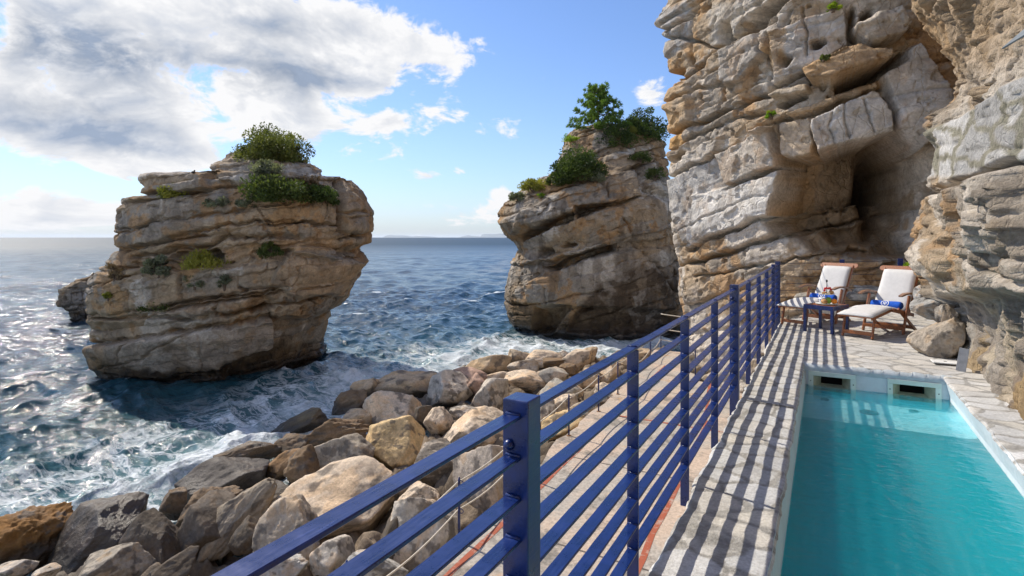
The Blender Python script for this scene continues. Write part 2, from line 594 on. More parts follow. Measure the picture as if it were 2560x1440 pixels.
def stack(name, label, cat, D0, bF, left, right, zb, nu, nv, seed, dip, dipF, feats, colkw, expo=2.6, rotF=None, strata_kw={}, fcen=None, cols=()):
    """free-standing rock: closed rings whose left and right outline follow the given profiles at distance D0"""
    left = sorted(left, key=lambda p: p[1]); right = sorted(right, key=lambda p: p[1])
    ly = np.array([p[1] for p in left]); lx = np.array([p[0] for p in left])
    ry = np.array([p[1] for p in right]); rx = np.array([p[0] for p in right])
    ztop = CAMH - (min(ly.min(), ry.min()) - HOR) / FPX * D0
    # more rings on the visible side
    zz = np.linspace(zb, ztop, nv)
    y = HOR + (CAMH - zz) / D0 * FPX
    xl = (np.interp(y, ly, lx) - 1280) / FPX * D0
    xr = (np.interp(y, ry, rx) - 1280) / FPX * D0
    cen, a = (xl + xr) / 2, np.maximum((xr - xl) / 2, .02)
    amax = a.max()
    b = bF * np.clip(a / amax, .02, 1) ** .8
    # angle sampling: dense on the camera side (sin < 0)
    tf = np.linspace(math.pi, 2 * math.pi, int(nu * .76), endpoint=False)
    tb = np.linspace(0, math.pi, nu - len(tf), endpoint=False)
    t = np.concatenate([tf, tb])
    ct, st = np.cos(t), np.sin(t)
    ce, se = np.sign(ct) * np.abs(ct) ** (2 / expo), np.sign(st) * np.abs(st) ** (2 / expo)
    ncap = 24
    # fit every ring to the outline: the visible edge is where the sight line touches the ring
    sh0 = np.zeros_like(zz) if fcen is None else np.interp(zz, [p[0] for p in fcen], [p[1] for p in fcen])
    for _ in range(6):
        cen, a = (xl + xr) / 2, np.maximum((xr - xl) / 2, .02)
        b = bF * np.clip(a / a.max(), .02, 1) ** .8
        Rt = cen[:, None] + a[:, None] * ce[None, :]
        Ft = D0 + sh0[:, None] + b[:, None] * se[None, :] + (rotF or 0) * (Rt - cen[:, None])
        q = Rt / Ft
        il, ir = q.argmin(1), q.argmax(1)
        k = np.arange(nv)
        Fl, Fr = Ft[k, il], Ft[k, ir]
        tl = (np.interp(HOR + (CAMH - zz) / Fl * FPX, ly, lx) - 1280) / FPX
        tr = (np.interp(HOR + (CAMH - zz) / Fr * FPX, ry, rx) - 1280) / FPX
        tr = np.maximum(tr, tl + .004)
        xl = xl + (tl - q[k, il]) * Fl * .8; xr = xr + (tr - q[k, ir]) * Fr * .8
        mid = (xl + xr) / 2; bad = xr - xl < .1
        xl = np.where(bad, mid - .05, xl); xr = np.where(bad, mid + .05, xr)
    cen, a = (xl + xr) / 2, np.maximum((xr - xl) / 2, .02)
    amax = a.max(); b = bF * np.clip(a / amax, .02, 1) ** .8
    R = cen[:, None] + a[:, None] * ce[None, :]
    sh = np.zeros_like(zz) if fcen is None else np.interp(zz, [p[0] for p in fcen], [p[1] for p in fcen])
    sk = 0 if rotF is None else rotF
    F = D0 + sh[:, None] + b[:, None] * se[None, :] + sk * (R - cen[:, None])
    Z = np.repeat(zz[:, None], len(t), 1)
    NR, NF = ce / a.max(), se / bF
    nl = np.hypot(NR, NF); NR, NF = NR / nl, NF / nl
    NRg = np.repeat(NR[None], nv, 0); NFg = np.repeat(NF[None], nv, 0)
    # cap
    Rc, Fc, Zc = [], [], []
    for j in range(1, ncap + 1):
        q = 1 - j / ncap
        Rc.append(cen[-1] + (R[-1] - cen[-1]) * q); Fc.append(D0 + sh[-1] + (F[-1] - D0 - sh[-1]) * q)
        Zc.append(Z[-1] + .25 * (1 - q * q))
    R = np.concatenate([R, Rc]); F = np.concatenate([F, Fc]); Z = np.concatenate([Z, Zc])
    NRg = np.concatenate([NRg, np.repeat(NR[None] * .3, ncap, 0)]); NFg = np.concatenate([NFg, np.repeat(NF[None] * .3, ncap, 0)])
    sh_ = R.shape
    Rf, Ff, Zf = R.ravel(), F.ravel(), Z.ravel()
    d, bedr, blk = strata(Rf, Ff, Zf, seed, dip, dipF, **strata_kw)
    px = 1280 + FPX * Rf / Ff; py = HOR + FPX * (CAMH - Zf) / Ff
    front = sstep(.15, -.25, NFg.ravel())
    cv_, at_ = carve(px, py, feats, seed)
    d = d * (1 - (1 - at_) * front) + cv_ * front
    side = 1 - .35 * sstep(.75, 1, np.abs(NRg.ravel()))
    R2 = Rf + NRg.ravel() * d * side; F2 = Ff + NFg.ravel() * d
    # ledges: dishing of flat shelves
    Z2 = Zf + .10 * fbm(Rf * .9, Ff * .9, Zf * .9, 4, seed + 200) + .05 * fbm(Rf * 4, Ff * 4, Zf * 4, 3, seed + 210)
    C, wet = rock_col(R2, F2, Z2, bedr, blk, seed, **colkw)
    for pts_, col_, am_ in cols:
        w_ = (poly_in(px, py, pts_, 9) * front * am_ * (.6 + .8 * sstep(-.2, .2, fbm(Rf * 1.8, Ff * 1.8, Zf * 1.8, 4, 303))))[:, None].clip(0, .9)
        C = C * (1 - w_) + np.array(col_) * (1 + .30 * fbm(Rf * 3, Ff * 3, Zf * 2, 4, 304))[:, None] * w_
    return finish_rock(name, label, cat, R2, F2, Z2, grid_quads(len(t), sh_[0], True), C, wet)


# --- the sea stack on the left
LEFT = [(565, 392), (548, 404), (536, 424), (528, 434), (394, 439), (386, 450), (383, 470), (391, 489), (316, 499), (303, 520), (295, 545), (292, 590), (291, 628), (262, 660), (240, 688), (224, 705), (212, 745), (213, 795), (236, 815), (235, 850), (228, 885), (226, 920), (250, 952), (270, 1010)]
RIGHT = [(735, 392), (750, 410), (796, 422), (806, 440), (818, 453), (880, 456), (912, 490), (928, 531), (931, 573), (926, 605), (896, 622), (922, 655), (886, 700), (868, 740), (851, 757), (822, 772), (821, 800), (812, 838), (812, 875), (790, 905), (720, 960), (690, 1010)]
L_STACK = 'massive bedded limestone sea stack standing alone in the water on the left'
def z1(*p): return [(100 + x / 1.92, 250 + y / 1.92) for x, y in p]


S1 = [('line', z1((375, 640), (560, 590), (700, 560), (1000, 520), (1200, 480)), 4, .22), ('line', z1((370, 720), (560, 680), (700, 640), (900, 600), (1190, 575), (1440, 600)), 4, .28),
      ('line', z1((430, 760), (560, 730), (800, 692), (900, 655), (1150, 645), (1250, 662)), 6, .40), ('slab', z1((620, 770), (640, 735), (860, 715), (880, 760), (700, 790)), -.6, (0, 0), 5),
      ('line', z1((310, 800), (500, 790), (700, 800), (850, 778), (1200, 715)), 4, .25), ('line', z1((240, 885), (520, 830), (860, 790), (1180, 735)), 3, .18), ('line', z1((500, 1010), (760, 960), (1000, 915), (1150, 895)), 4, .25),
      ('line', z1((300, 1050), (600, 1045), (900, 1020), (1100, 1000)), 5, .35), ('line', z1((250, 1172), (500, 1142), (700, 1100), (900, 1072), (1100, 1040)), 5, .40), ('line', z1((1110, 1045), (1385, 1050)), 4, .3),
      ('line', z1((300, 1290), (540, 1220), (640, 1160), (720, 1110)), 2.5, .12), ('line', z1((400, 1290), (410, 1200), (450, 1150)), 2.5, .12), ('line', z1((780, 1110), (800, 1280)), 2, .05), ('line', z1((680, 840), (690, 960)), 3, .2), ('line', z1((960, 890), (990, 920)), 4, .3),
      ('slab', z1((1200, 720), (1570, 790), (1475, 945), (1200, 930), (1100, 880)), .40, (.1, .1), 4), ('slab', z1((1190, 700), (1400, 710), (1390, 765), (1210, 730)), .45, (0, .4), 3), ('slab', z1((880, 710), (1180, 670), (1420, 660), (1420, 720), (1180, 720), (900, 765)), -.12, (0, 0), 4),
      ('slab', z1((250, 1180), (520, 1140), (700, 1105), (900, 1075), (1105, 1045), (1110, 1190), (960, 1235), (850, 1290), (500, 1345), (260, 1295)), .40, (.02, -.25), 5, .85),
      ('slab', z1((1115, 1050), (1390, 1055), (1370, 1200), (1300, 1330), (900, 1345), (850, 1295), (965, 1240), (1115, 1190)), -.55, (-.1, -.25), 5, .7),
      ('slab', z1((500, 830), (1190, 760), (1190, 890), (800, 950), (500, 1000)), .10, (0, 0), 5), ('slab', z1((385, 640), (700, 570), (1000, 525), (1200, 490), (1440, 540), (1440, 590), (1190, 570), (900, 595), (700, 635), (380, 715)), .10, (0, .1), 4), ('slab', z1((230, 900), (500, 840), (490, 1000), (230, 1050)), .06, (0, 0), 5), ('slab', z1((300, 1060), (600, 1050), (900, 1030), (1100, 1010), (1100, 1035), (700, 1098), (500, 1136), (260, 1165)), -.05, (0, 0), 4), ('slab', z1((540, 360), (830, 350), (830, 430), (560, 450)), .5, (0, 0), 5), ('slab', z1((850, 310), (1100, 280), (1250, 310), (1350, 340), (1300, 390), (880, 400)), .35, (0, 0), 5),
      ('blob', (655, 762, 34, 18, -10), -.6), ('blob', (448, 796, 14, 6, 0), -.5), ('line', z1((1430, 400), (1450, 520), (1440, 620)), 6, .55), ('slab', z1((1450, 400), (1590, 540), (1590, 650), (1460, 640)), .3, (.1, 0), 5), ('line', z1((1450, 530), (1590, 540)), 4, .25), ('line', z1((1450, 640), (1590, 650)), 5, .4)]
stack('sea_stack', L_STACK, 'sea rock', 24.2, 3.9, LEFT, RIGHT, SEA - 1.2, 760, 430, 11, .13, .06, S1,
      dict(grey=.36, orange=.25, pale=.0, streak=.34, base=.82), strata_kw=dict(th=(.22, 1.0), bed=.10, groove=.26, block=.05, bl=(1.2, 4.5), rough=.05, fac=.085, warp=.10, gw=.045, lamin=.035), rotF=.10, cols=[(z1((880, 715), (1180, 670), (1420, 655), (1430, 715), (1180, 720), (900, 768)), (.50, .34, .20), .8), (z1((1200, 740), (1540, 800), (1475, 940), (1200, 930)), (.42, .30, .19), .6), (z1((500, 960), (900, 900), (1180, 900), (1100, 1000), (600, 1030)), (.40, .27, .16), .5),
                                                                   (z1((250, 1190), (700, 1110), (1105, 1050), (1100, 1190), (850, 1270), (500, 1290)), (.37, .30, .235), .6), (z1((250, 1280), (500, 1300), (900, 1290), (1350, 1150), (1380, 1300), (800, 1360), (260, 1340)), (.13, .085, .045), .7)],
      fcen=[(SEA - 1.2, .9), (SEA, .7), (SEA + 1.8, 0), (3, 0), (6, .4)])

# --- the low rock behind it at the far left
L_LOW = 'low dark rock poking out of the sea behind the left stack'
stack('sea_rock', L_LOW, 'sea rock', 38.5, 1.8, [(232, 690), (190, 700), (170, 715), (150, 722), (150, 765), (175, 788), (180, 830)], [(236, 690), (262, 700), (275, 740), (280, 788), (270, 830)], SEA - .8, 160, 80, 23, .12, 0, [],
      dict(grey=.4, orange=.3, pale=.1, streak=.6, base=.75))

# --- the second rock in the middle, in front of the open channel
LEFT2 = [(1500, 312), (1432, 330), (1412, 345), (1408, 385), (1385, 430), (1345, 458), (1300, 480), (1262, 512), (1250, 535), (1247, 560), (1262, 588), (1285, 604), (1295, 625), (1275, 680), (1268, 720), (1266, 765), (1275, 800), (1300, 822), (1330, 850)]
RIGHT2 = [(1545, 312), (1620, 340), (1655, 352), (1672, 430), (1690, 520), (1700, 600), (1715, 700), (1725, 790), (1725, 850)]
L_ROCK2 = 'tall leaning limestone rock with shrubs and a pine, between the open sea and the cliff'
def z2(*p): return [(1200 + x / 1.92, 150 + y / 1.92) for x, y in p]


S2 = [('slab', z2((190, 845), (300, 780), (440, 732), (448, 765), (330, 815), (215, 868)), -1.3, (0, 0), 4, .3), ('slab', z2((455, 712), (540, 688), (650, 682), (560, 732), (470, 758)), -1.2, (0, 0), 4, .3),
      ('slab', z2((310, 1000), (440, 945), (560, 908), (650, 880), (645, 918), (500, 960), (385, 1012)), -1.2, (0, 0), 4, .3), ('blob', (1372, 632, 20, 11, -20), -1.0), ('blob', (1428, 612, 16, 7, -15), -.9),
      ('slab', z2((240, 1070), (480, 965), (720, 905), (900, 900), (935, 1200), (700, 1180), (480, 1180), (260, 1165)), .45, (-.15, -.1), 5, .6),
      ('slab', z2((225, 870), (440, 770), (760, 665), (900, 662), (885, 850), (650, 880), (440, 945), (235, 985)), .35, (-.1, 0), 5, .4), ('slab', z2((200, 725), (560, 565), (745, 525), (760, 650), (440, 728), (185, 815)), .35, (0, 0), 5, .5),
      ('slab', z2((600, 470), (700, 445), (760, 500), (640, 560), (580, 550)), .4, (0, 0), 5, .4), ('slab', z2((90, 770), (200, 740), (190, 830), (150, 850)), .3, (0, 0), 6),
      ('slab', z2((275, 1195), (440, 1175), (380, 1260), (335, 1310), (270, 1300)), -.9, (0, 0), 7), ('slab', z2((480, 1185), (930, 1205), (950, 1310), (420, 1310)), -.45, (-.1, -.3), 8),
      ('blob', (1472, 775, 22, 6, -8), -.5), ('line', z2((700, 760), (740, 880), (850, 1020), (930, 1100)), 4, .22), ('line', z2((600, 600), (620, 660)), 3, .3), ('line', z2((330, 1100), (340, 1160)), 3, .2),
      ('line', z2((750, 530), (800, 620), (900, 660)), 8, .5), ('line', z2((440, 735), (600, 700), (760, 655)), 4, .4), ('line', z2((230, 990), (440, 950)), 4, .3)]
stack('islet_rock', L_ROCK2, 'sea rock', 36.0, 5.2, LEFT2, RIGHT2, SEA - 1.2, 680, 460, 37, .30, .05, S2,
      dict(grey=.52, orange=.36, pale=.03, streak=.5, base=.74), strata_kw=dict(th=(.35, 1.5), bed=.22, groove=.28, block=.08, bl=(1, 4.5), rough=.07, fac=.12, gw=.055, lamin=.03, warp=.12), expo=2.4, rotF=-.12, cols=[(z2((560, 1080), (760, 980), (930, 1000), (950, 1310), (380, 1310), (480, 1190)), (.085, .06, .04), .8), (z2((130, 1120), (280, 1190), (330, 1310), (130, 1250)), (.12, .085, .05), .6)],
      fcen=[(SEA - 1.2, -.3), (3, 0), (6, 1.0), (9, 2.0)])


# --- the cliff and the near rock wall: plan curve x height
def wall_grid(plan, ns, z0, z1, nz, sw=None):
    pl = np.array(plan)
    seg = np.hypot(*(pl[1:] - pl[:-1]).T)
    L = np.concatenate([[0], np.cumsum(seg)])
    w = np.linspace(0, L[-1], 4000)
    # smooth curve
    xr = np.interp(w, L, pl[:, 0]); xf = np.interp(w, L, pl[:, 1])
    k = 260
    ker = np.hanning(k); ker /= ker.sum()
    xr = np.convolve(np.pad(xr, k // 2, mode='reflect', reflect_type='odd'), ker, 'same')[k // 2:-k // 2][:4000]
    xf = np.convolve(np.pad(xf, k // 2, mode='reflect', reflect_type='odd'), ker, 'same')[k // 2:-k // 2][:4000]
    # sample evenly in picture angle, roughly
    ang = np.unwrap(np.arctan2(xr, xf))
    den = np.abs(np.gradient(ang)) / np.abs(np.gradient(ang)).sum() + .55 / 4000
    cum = np.concatenate([[0], np.cumsum(den)[:-1]]); cum /= cum[-1]
    ws = np.interp(np.linspace(0, 1, ns), cum, np.arange(4000))
    R0 = np.interp(ws, np.arange(4000), xr); F0 = np.interp(ws, np.arange(4000), xf)
    tr, tf_ = np.gradient(xr), np.gradient(xf)
    nl = np.hypot(tr, tf_)
    nr, nf = np.interp(ws, np.arange(4000), tf_ / nl), np.interp(ws, np.arange(4000), -tr / nl)
    zz = np.linspace(z0, z1, nz)
    R = np.repeat(R0[None], nz, 0); F = np.repeat(F0[None], nz, 0)
    NR = np.repeat(nr[None], nz, 0); NF = np.repeat(nf[None], nz, 0)
    Z = np.repeat(zz[:, None], ns, 1)
    return R, F, Z, NR, NF


L_CLIFF = 'towering pale limestone cliff with a dark overhung cave, behind the cable fence'
# plan runs from hidden back (left) round the corner towards the right; outward normal = (tf, -tr) rotated to face the camera
plan = [(10.0, 29.0), (7.6, 23.0), (5.5, 19.0), (4.98, 17.4), (5.5, 15.9), (6.3, 13.7), (6.9, 13.0), (7.8, 12.5), (9.2, 12.1), (11.5, 12.4), (13.5, 13.5)]
R, F, Z, NR, NF = wall_grid(plan, 640, SEA - .8, 11.5, 560)
NR, NF = np.where(NF > 0, -NR, NR) * 1.0, -np.abs(NF)
# at the corner the normal has to keep pointing left
NR = np.where((F > 16.5), -np.abs(NR), NR)
px = 1280 + FPX * R / F; py = HOR + FPX * (CAMH - Z) / F
sil = [(-400, 1665), (-20, 1690), (30, 1665), (65, 1640), (95, 1664), (130, 1660), (180, 1672), (215, 1685), (240, 1665), (268, 1655), (330, 1662), (380, 1655), (430, 1666), (500, 1674), (560, 1668), (640, 1672), (680, 1690), (740, 1683), (785, 1694), (900, 1690), (1200, 1690)]
off = (np.interp(py, [p[0] for p in sil], [p[1] for p in sil]) - 1672) / FPX * 16
wgt = np.exp(-np.clip(px - 1690, 0, None) / 60.0)
R = R + off * wgt
def zc(*p): return [(1600 + x / 2.057, y / 2.057) for x, y in p]


A1 = zc((165, 935), (300, 860), (430, 800), (470, 962), (300, 1010), (290, 1240), (250, 1285), (185, 1110))
A2 = zc((462, 965), (620, 915), (738, 862), (745, 905), (690, 1105), (420, 1205), (280, 1265), (300, 1005))
B1 = zc((440, 800), (560, 745), (705, 655), (722, 770), (735, 855), (620, 908), (478, 955))
B2 = zc((300, 850), (430, 790), (450, 700), (330, 745), (180, 830), (150, 930))
C_1 = zc((905, 645), (1040, 560), (1180, 490), (1240, 560), (1285, 690), (1100, 745), (930, 805))
C_2 = zc((720, 655), (790, 615), (905, 600), (900, 800), (860, 818), (745, 800))
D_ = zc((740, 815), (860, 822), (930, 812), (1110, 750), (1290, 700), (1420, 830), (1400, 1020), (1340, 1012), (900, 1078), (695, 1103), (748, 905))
D2 = zc((1180, 790), (1300, 740), (1420, 830), (1400, 1000), (1190, 1030))
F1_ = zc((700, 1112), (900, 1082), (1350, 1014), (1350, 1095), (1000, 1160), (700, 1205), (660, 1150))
F2_ = zc((250, 1290), (640, 1135), (690, 1205), (480, 1300), (260, 1350))
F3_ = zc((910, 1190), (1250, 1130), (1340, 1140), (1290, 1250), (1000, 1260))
G_ = zc((1220, 395), (1300, 320), (1390, 250), (1480, 420), (1550, 560), (1450, 700), (1400, 805), (1290, 700), (1265, 560))
H_ = zc((875, 395), (980, 320), (1100, 260), (1250, 300), (1240, 340), (1000, 445), (900, 440))
HS = zc((1000, 452), (1240, 345), (1330, 290), (1340, 330), (1200, 420), (1010, 480))
I_ = zc((1095, 180), (1160, 120), (1290, 80), (1345, 170), (1300, 230), (1180, 270), (1115, 235))
K1 = zc((150, 480), (280, 430), (290, 640), (130, 690)); K2 = zc((110, 560), (240, 590), (230, 740), (120, 780))
M1 = zc((440, 230), (650, 180), (700, 250), (560, 420), (450, 440)); M2 = zc((700, 170), (1050, 60), (1070, 240), (860, 380), (720, 420))
N1 = zc((690, 480), (870, 440), (890, 480), (720, 510)); O1 = zc((590, 640), (700, 590), (790, 580), (700, 690), (600, 700))
P1 = zc((780, 600), (1000, 500), (1200, 430), (1220, 480), (1000, 545), (800, 620))
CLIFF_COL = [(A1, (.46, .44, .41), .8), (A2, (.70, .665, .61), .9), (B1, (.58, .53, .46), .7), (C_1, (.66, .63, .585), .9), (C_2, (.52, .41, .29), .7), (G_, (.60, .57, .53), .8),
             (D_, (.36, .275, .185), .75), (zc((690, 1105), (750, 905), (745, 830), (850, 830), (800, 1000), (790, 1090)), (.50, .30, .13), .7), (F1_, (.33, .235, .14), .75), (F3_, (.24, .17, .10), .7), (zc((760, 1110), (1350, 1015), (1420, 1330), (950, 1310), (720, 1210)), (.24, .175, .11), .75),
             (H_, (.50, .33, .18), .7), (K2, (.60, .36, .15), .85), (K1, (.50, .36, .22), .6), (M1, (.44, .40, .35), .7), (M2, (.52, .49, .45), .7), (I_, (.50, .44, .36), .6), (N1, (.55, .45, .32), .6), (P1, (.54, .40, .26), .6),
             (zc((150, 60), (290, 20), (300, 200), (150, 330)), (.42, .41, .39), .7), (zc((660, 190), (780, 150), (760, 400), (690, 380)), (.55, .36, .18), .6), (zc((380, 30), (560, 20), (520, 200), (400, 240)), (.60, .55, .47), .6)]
C1 = [('slab', A1, .10, (-.10, 0)), ('slab', A2, .26, (.05, .05)), ('slab', B1, .34, (.05, -.05)), ('slab', B2, .15, (.1, 0)), ('slab', C_1, .62, (-.15, .1)), ('slab', C_2, .22, (0, .1)),
      ('slab', D_, -1.5, (-.35, -.15), 4), ('slab', D2, -.6, (-.4, 0), 34), ('blob', (2258, 490, 62, 100, 0), -2.2), ('slab', F1_, -1.15, (-.1, .1)), ('slab', F2_, .12, (0, 0)), ('slab', F3_, -.55, (0, 0), 9), ('slab', zc((800, 1190), (1340, 1100), (1400, 1330), (1200, 1330), (900, 1290)), -.65, (-.15, 0), 10, .35),
      ('slab', G_, .55, (.1, .1)), ('slab', H_, .70, (0, .35)), ('slab', HS, -1.5, (0, 0), 4), ('slab', I_, .6, (0, .2)), ('slab', K1, .15, (.2, 0)), ('slab', K2, -.10, (0, 0)), ('slab', M1, .2, (.1, .1)), ('slab', M2, .15, (0, 0)),
      ('slab', N1, .30, (0, .4)), ('slab', O1, .22, (0, .2)), ('slab', P1, .25, (0, .3)),
      ('line', zc((130, 690), (300, 640), (460, 580), (600, 510), (720, 480)), 4, .40), ('line', zc((110, 800), (280, 710), (420, 650), (560, 600), (700, 575)), 3, .25),
      ('line', zc((140, 945), (300, 850), (480, 775), (700, 655), (790, 612), (920, 600), (1050, 530), (1230, 470)), 3.5, .35), ('line', zc((478, 968), (620, 915), (740, 862)), 4, .35),
      ('line', zc((250, 1290), (420, 1205), (690, 1108), (900, 1080), (1350, 1012)), 4, .35), ('line', zc((260, 1352), (480, 1302), (700, 1210), (1000, 1162), (1330, 1098)), 4, .4),
      ('line', zc((280, 1425), (500, 1380), (900, 1322), (1200, 1292)), 3, .25), ('line', zc((180, 1200), (400, 1100), (690, 1010)), 2, .08),
      ('line', zc((905, 640), (900, 700), (930, 805)), 3, .3), ('line', zc((1180, 490), (1270, 600), (1285, 700)), 4, .5), ('line', zc((1040, 560), (1060, 740)), 2, .12), ('line', zc((980, 610), (1000, 780)), 2, .1), ('line', zc((1130, 540), (1170, 700)), 2, .1),
      ('line', zc((740, 640), (745, 860)), 3, .3), ('line', zc((440, 230), (450, 440), (430, 560)), 3, .25), ('line', zc((650, 180), (680, 330), (700, 480)), 3, .25), ('line', zc((860, 60), (870, 300)), 2.5, .15), ('line', zc((290, 60), (300, 380)), 2.5, .2),
      ('line', zc((120, 210), (250, 200), (400, 250), (650, 130)), 4, .3), ('line', zc((170, 440), (300, 380), (420, 260), (560, 200), (720, 110)), 4, .35), ('line', zc((110, 560), (290, 470), (460, 420)), 3, .3),
      ('line', zc((690, 480), (880, 380), (1000, 300), (1100, 250)), 4, .4), ('line', zc((1090, 60), (1085, 180), (1130, 250), (1240, 290)), 5, .5),
      ('blob', (1826, 88, 12, 20, 10), -1.6), ('blob', (1895, 63, 20, 11, -25), -1.6), ('slab', [(1890, 45), (1970, -10), (1990, 0), (1920, 65)], -.9, (0, 0), 6),
      ('blob', (2050, 117, 17, 8, -30), -.8), ('blob', (1975, 158, 12, 13, 0), -.6), ('blob', (1700, 190, 20, 9, -30), -.7), ('blob', (1740, 150, 8, 12, 0), -.6), ('slab', zc((720, 540), (840, 490), (870, 500), (760, 565)), -.8, (0, 0), 4),
      ('blob', (2160, 55, 12, 26, 30), -.8), ('blob', (1700, 395, 18, 7, -25), -.5), ('line', [(1640, 90), (1720, 60), (1760, 20)], 5, .4)]
Rf, Ff, Zf, NRf, NFf = [a.ravel() for a in (R, F, Z, NR, NF)]
fan = np.interp(Zf, [-4, 1.5, 5.0, 11], [.30, .26, .10, .05])
d, bedr, blk = strata(Rf, Ff, Zf, 51, 0, 0, th=(.30, 1.3), bed=.05, groove=.22, block=.06, bl=(.6, 2.6), rough=.04, sadd=-fan * ((Rf - 6.4) * .55 - (Ff - 13.4) * .75), fac=.13, gw=.034, lamin=.02)
pxf = 1280 + FPX * Rf / Ff; pyf = HOR + FPX * (CAMH - Zf) / Ff
cv, att_ = carve(pxf, pyf, C1, 51)
d = d * att_ + cv + np.clip(Zf - 1.5, 0, 10) * .04
R2, F2, Z2 = Rf + NRf * d, Ff + NFf * d, Zf + .05 * fbm(Rf * 2, Ff * 2, Zf * 2, 3, 77)
C, wet = rock_col(R2, F2, Z2, bedr, blk, 51, grey=.42, orange=.40, pale=.50, streak=.22)
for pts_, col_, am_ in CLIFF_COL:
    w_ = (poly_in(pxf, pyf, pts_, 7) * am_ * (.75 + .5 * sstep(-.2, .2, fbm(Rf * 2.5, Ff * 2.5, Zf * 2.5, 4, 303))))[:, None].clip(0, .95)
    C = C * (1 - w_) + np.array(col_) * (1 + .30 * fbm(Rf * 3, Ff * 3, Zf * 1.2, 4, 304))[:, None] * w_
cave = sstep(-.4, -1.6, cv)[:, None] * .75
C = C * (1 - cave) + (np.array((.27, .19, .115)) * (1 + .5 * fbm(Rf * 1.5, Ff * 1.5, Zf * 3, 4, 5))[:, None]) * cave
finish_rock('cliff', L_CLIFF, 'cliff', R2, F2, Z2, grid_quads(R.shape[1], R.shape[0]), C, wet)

L_WALL = 'near rock wall with an overhanging lower block beside the pool, at the right edge'


def xy2cam(x, y): return w2cam(x, y)


plan = [xy2cam(6.5, 15.5), xy2cam(4.2, 13.6), xy2cam(2.3, 12.0), xy2cam(1.62, 11.0), xy2cam(1.5, 9.6), xy2cam(1.48, 8.0), xy2cam(1.46, 6.0), xy2cam(1.5, 3.0), xy2cam(1.6, 0.0), xy2cam(1.9, -3.0)]
R, F, Z, NR, NF = wall_grid(plan, 680, -.25, 9.0, 560)
# outward = towards -X / the pool
Xn = NR * CS - NF * SN
flip = np.where(Xn > 0, -1.0, 1.0)
NR, NF = NR * flip, NF * flip
Rf, Ff, Zf, NRf, NFf = [a.ravel() for a in (R, F, Z, NR, NF)]
pxf = 1280 + FPX * Rf / np.maximum(Ff, .3); pyf = HOR + FPX * (CAMH - Zf) / np.maximum(Ff, .3)
near = Ff < 1.2
d, bedr, blk = strata(Rf, Ff, Zf, 91, .45, -.1, th=(.3, 1.3), bed=.03, groove=.06, block=.04, bl=(.4, 1.4), rough=.08, fac=.20, gw=.03, fine=1.3, lamin=.012)
W1 = [('poly', [(2262, 520), (2300, 490), (2420, 470), (2600, 425), (2640, 740), (2535, 735), (2335, 748), (2285, 640)], .20, 14),
      ('line', [(2255, 505), (2330, 495), (2420, 470), (2500, 440), (2600, 400)], 8, .30), ('poly', [(2300, 350), (2460, 270), (2620, 170), (2640, 400), (2440, 450), (2290, 490)], .10, 8),
      ('blob', (2420, 640, 50, 60, 20), .22), ('blob', (2330, 590, 40, 50, 0), .15), ('blob', (2470, 820, 45, 75, 8), -.10),
      ('poly', [(2330, 752), (2540, 738), (2640, 740), (2640, 1000), (2400, 860)], -.03, 10), ('poly', [(2280, 100), (2420, 20), (2600, -200), (2400, -300), (2240, -50)], .25, 40),
      ('poly', [(2270, 100), (2335, 60), (2420, 230), (2330, 300), (2280, 220)], -.22, 25), ('blob', (2300, 180, 30, 45, 15), .3), ('blob', (2350, 310, 35, 40, 15), .18)]
cvw = np.where(near, 0, carve(pxf, pyf, W1, 91)[0])
lean = np.interp(Zf, [-.3, .0, .6, 1.2, 2.3, 3.2, 5, 11], [0, 0, .02, .05, .08, .0, .1, .9])
mort = poly_in(pxf, pyf, [(2300, 350), (2460, 270), (2620, 170), (2640, 400), (2440, 440), (2330, 440)], 8)
d = d * (.85 - .6 * mort) * np.interp(Zf, [0, .5, 1.2], [.45, .6, .9]) + cvw + lean
R2, F2, Z2 = Rf + NRf * d, Ff + NFf * d, Zf
C, wet = rock_col(R2, F2, Z2, bedr, blk, 91, grey=.42, orange=.50, pale=.30, streak=.22, tide=False)
up = (sstep(330, 200, pyf + (pxf - 2300) * .55 + 40 * fbm(Rf, Ff, Zf, 3, 3)) * .65)[:, None]
C = C * (1 - up) + np.array((.43, .30, .175)) * (1 + .35 * fbm(Rf * 1.5, Ff * 1.5, Zf * 1.5, 4, 8))[:, None] * up
mort = poly_in(pxf, pyf, [(2300, 350), (2460, 270), (2620, 170), (2640, 400), (2440, 440), (2330, 440)], 8)
f1, f2, cid = voro2(pxf * .013 + 3, pyf * .013 + 5 + .2 * fbm(Rf * 3, Ff * 3, Zf * 3, 2, 4), 7)
mm = (mort * sstep(.26, .10, f2 - f1))[:, None]
C = C * (1 - mm) + np.array((.30, .285, .22)) * mm
st = (mort * sstep(.10, .26, f2 - f1))[:, None]
C = C * (1 - st) + np.array((.50, .49, .47)) * (.75 + .5 * cid)[:, None] * st
low = poly_in(pxf, pyf, [(2330, 752), (2540, 738), (2700, 740), (2700, 1300), (2380, 900)], 12)
f1, f2, cid2 = voro2((Rf * .5 + Ff) * 2.6 + .5 * fbm(Rf * 2, Ff * 2, Zf * 2, 2, 14), Zf * 1.1, 17)
vs = (low * .8)[:, None]
pal = np.array([(.22, .215, .21), (.40, .29, .16), (.33, .31, .28), (.48, .42, .33), (.25, .22, .19)])
C = C * (1 - vs) + pal[(cid2 * 4.99).astype(int)] * (1 + .3 * fbm(Rf * 4, Ff * 4, Zf * 2, 3, 9))[:, None] * vs
finish_rock('rock_wall', L_WALL, 'rock wall', R2, F2, Z2, grid_quads(R.shape[1], R.shape[0]), C, wet, M_NEAR)
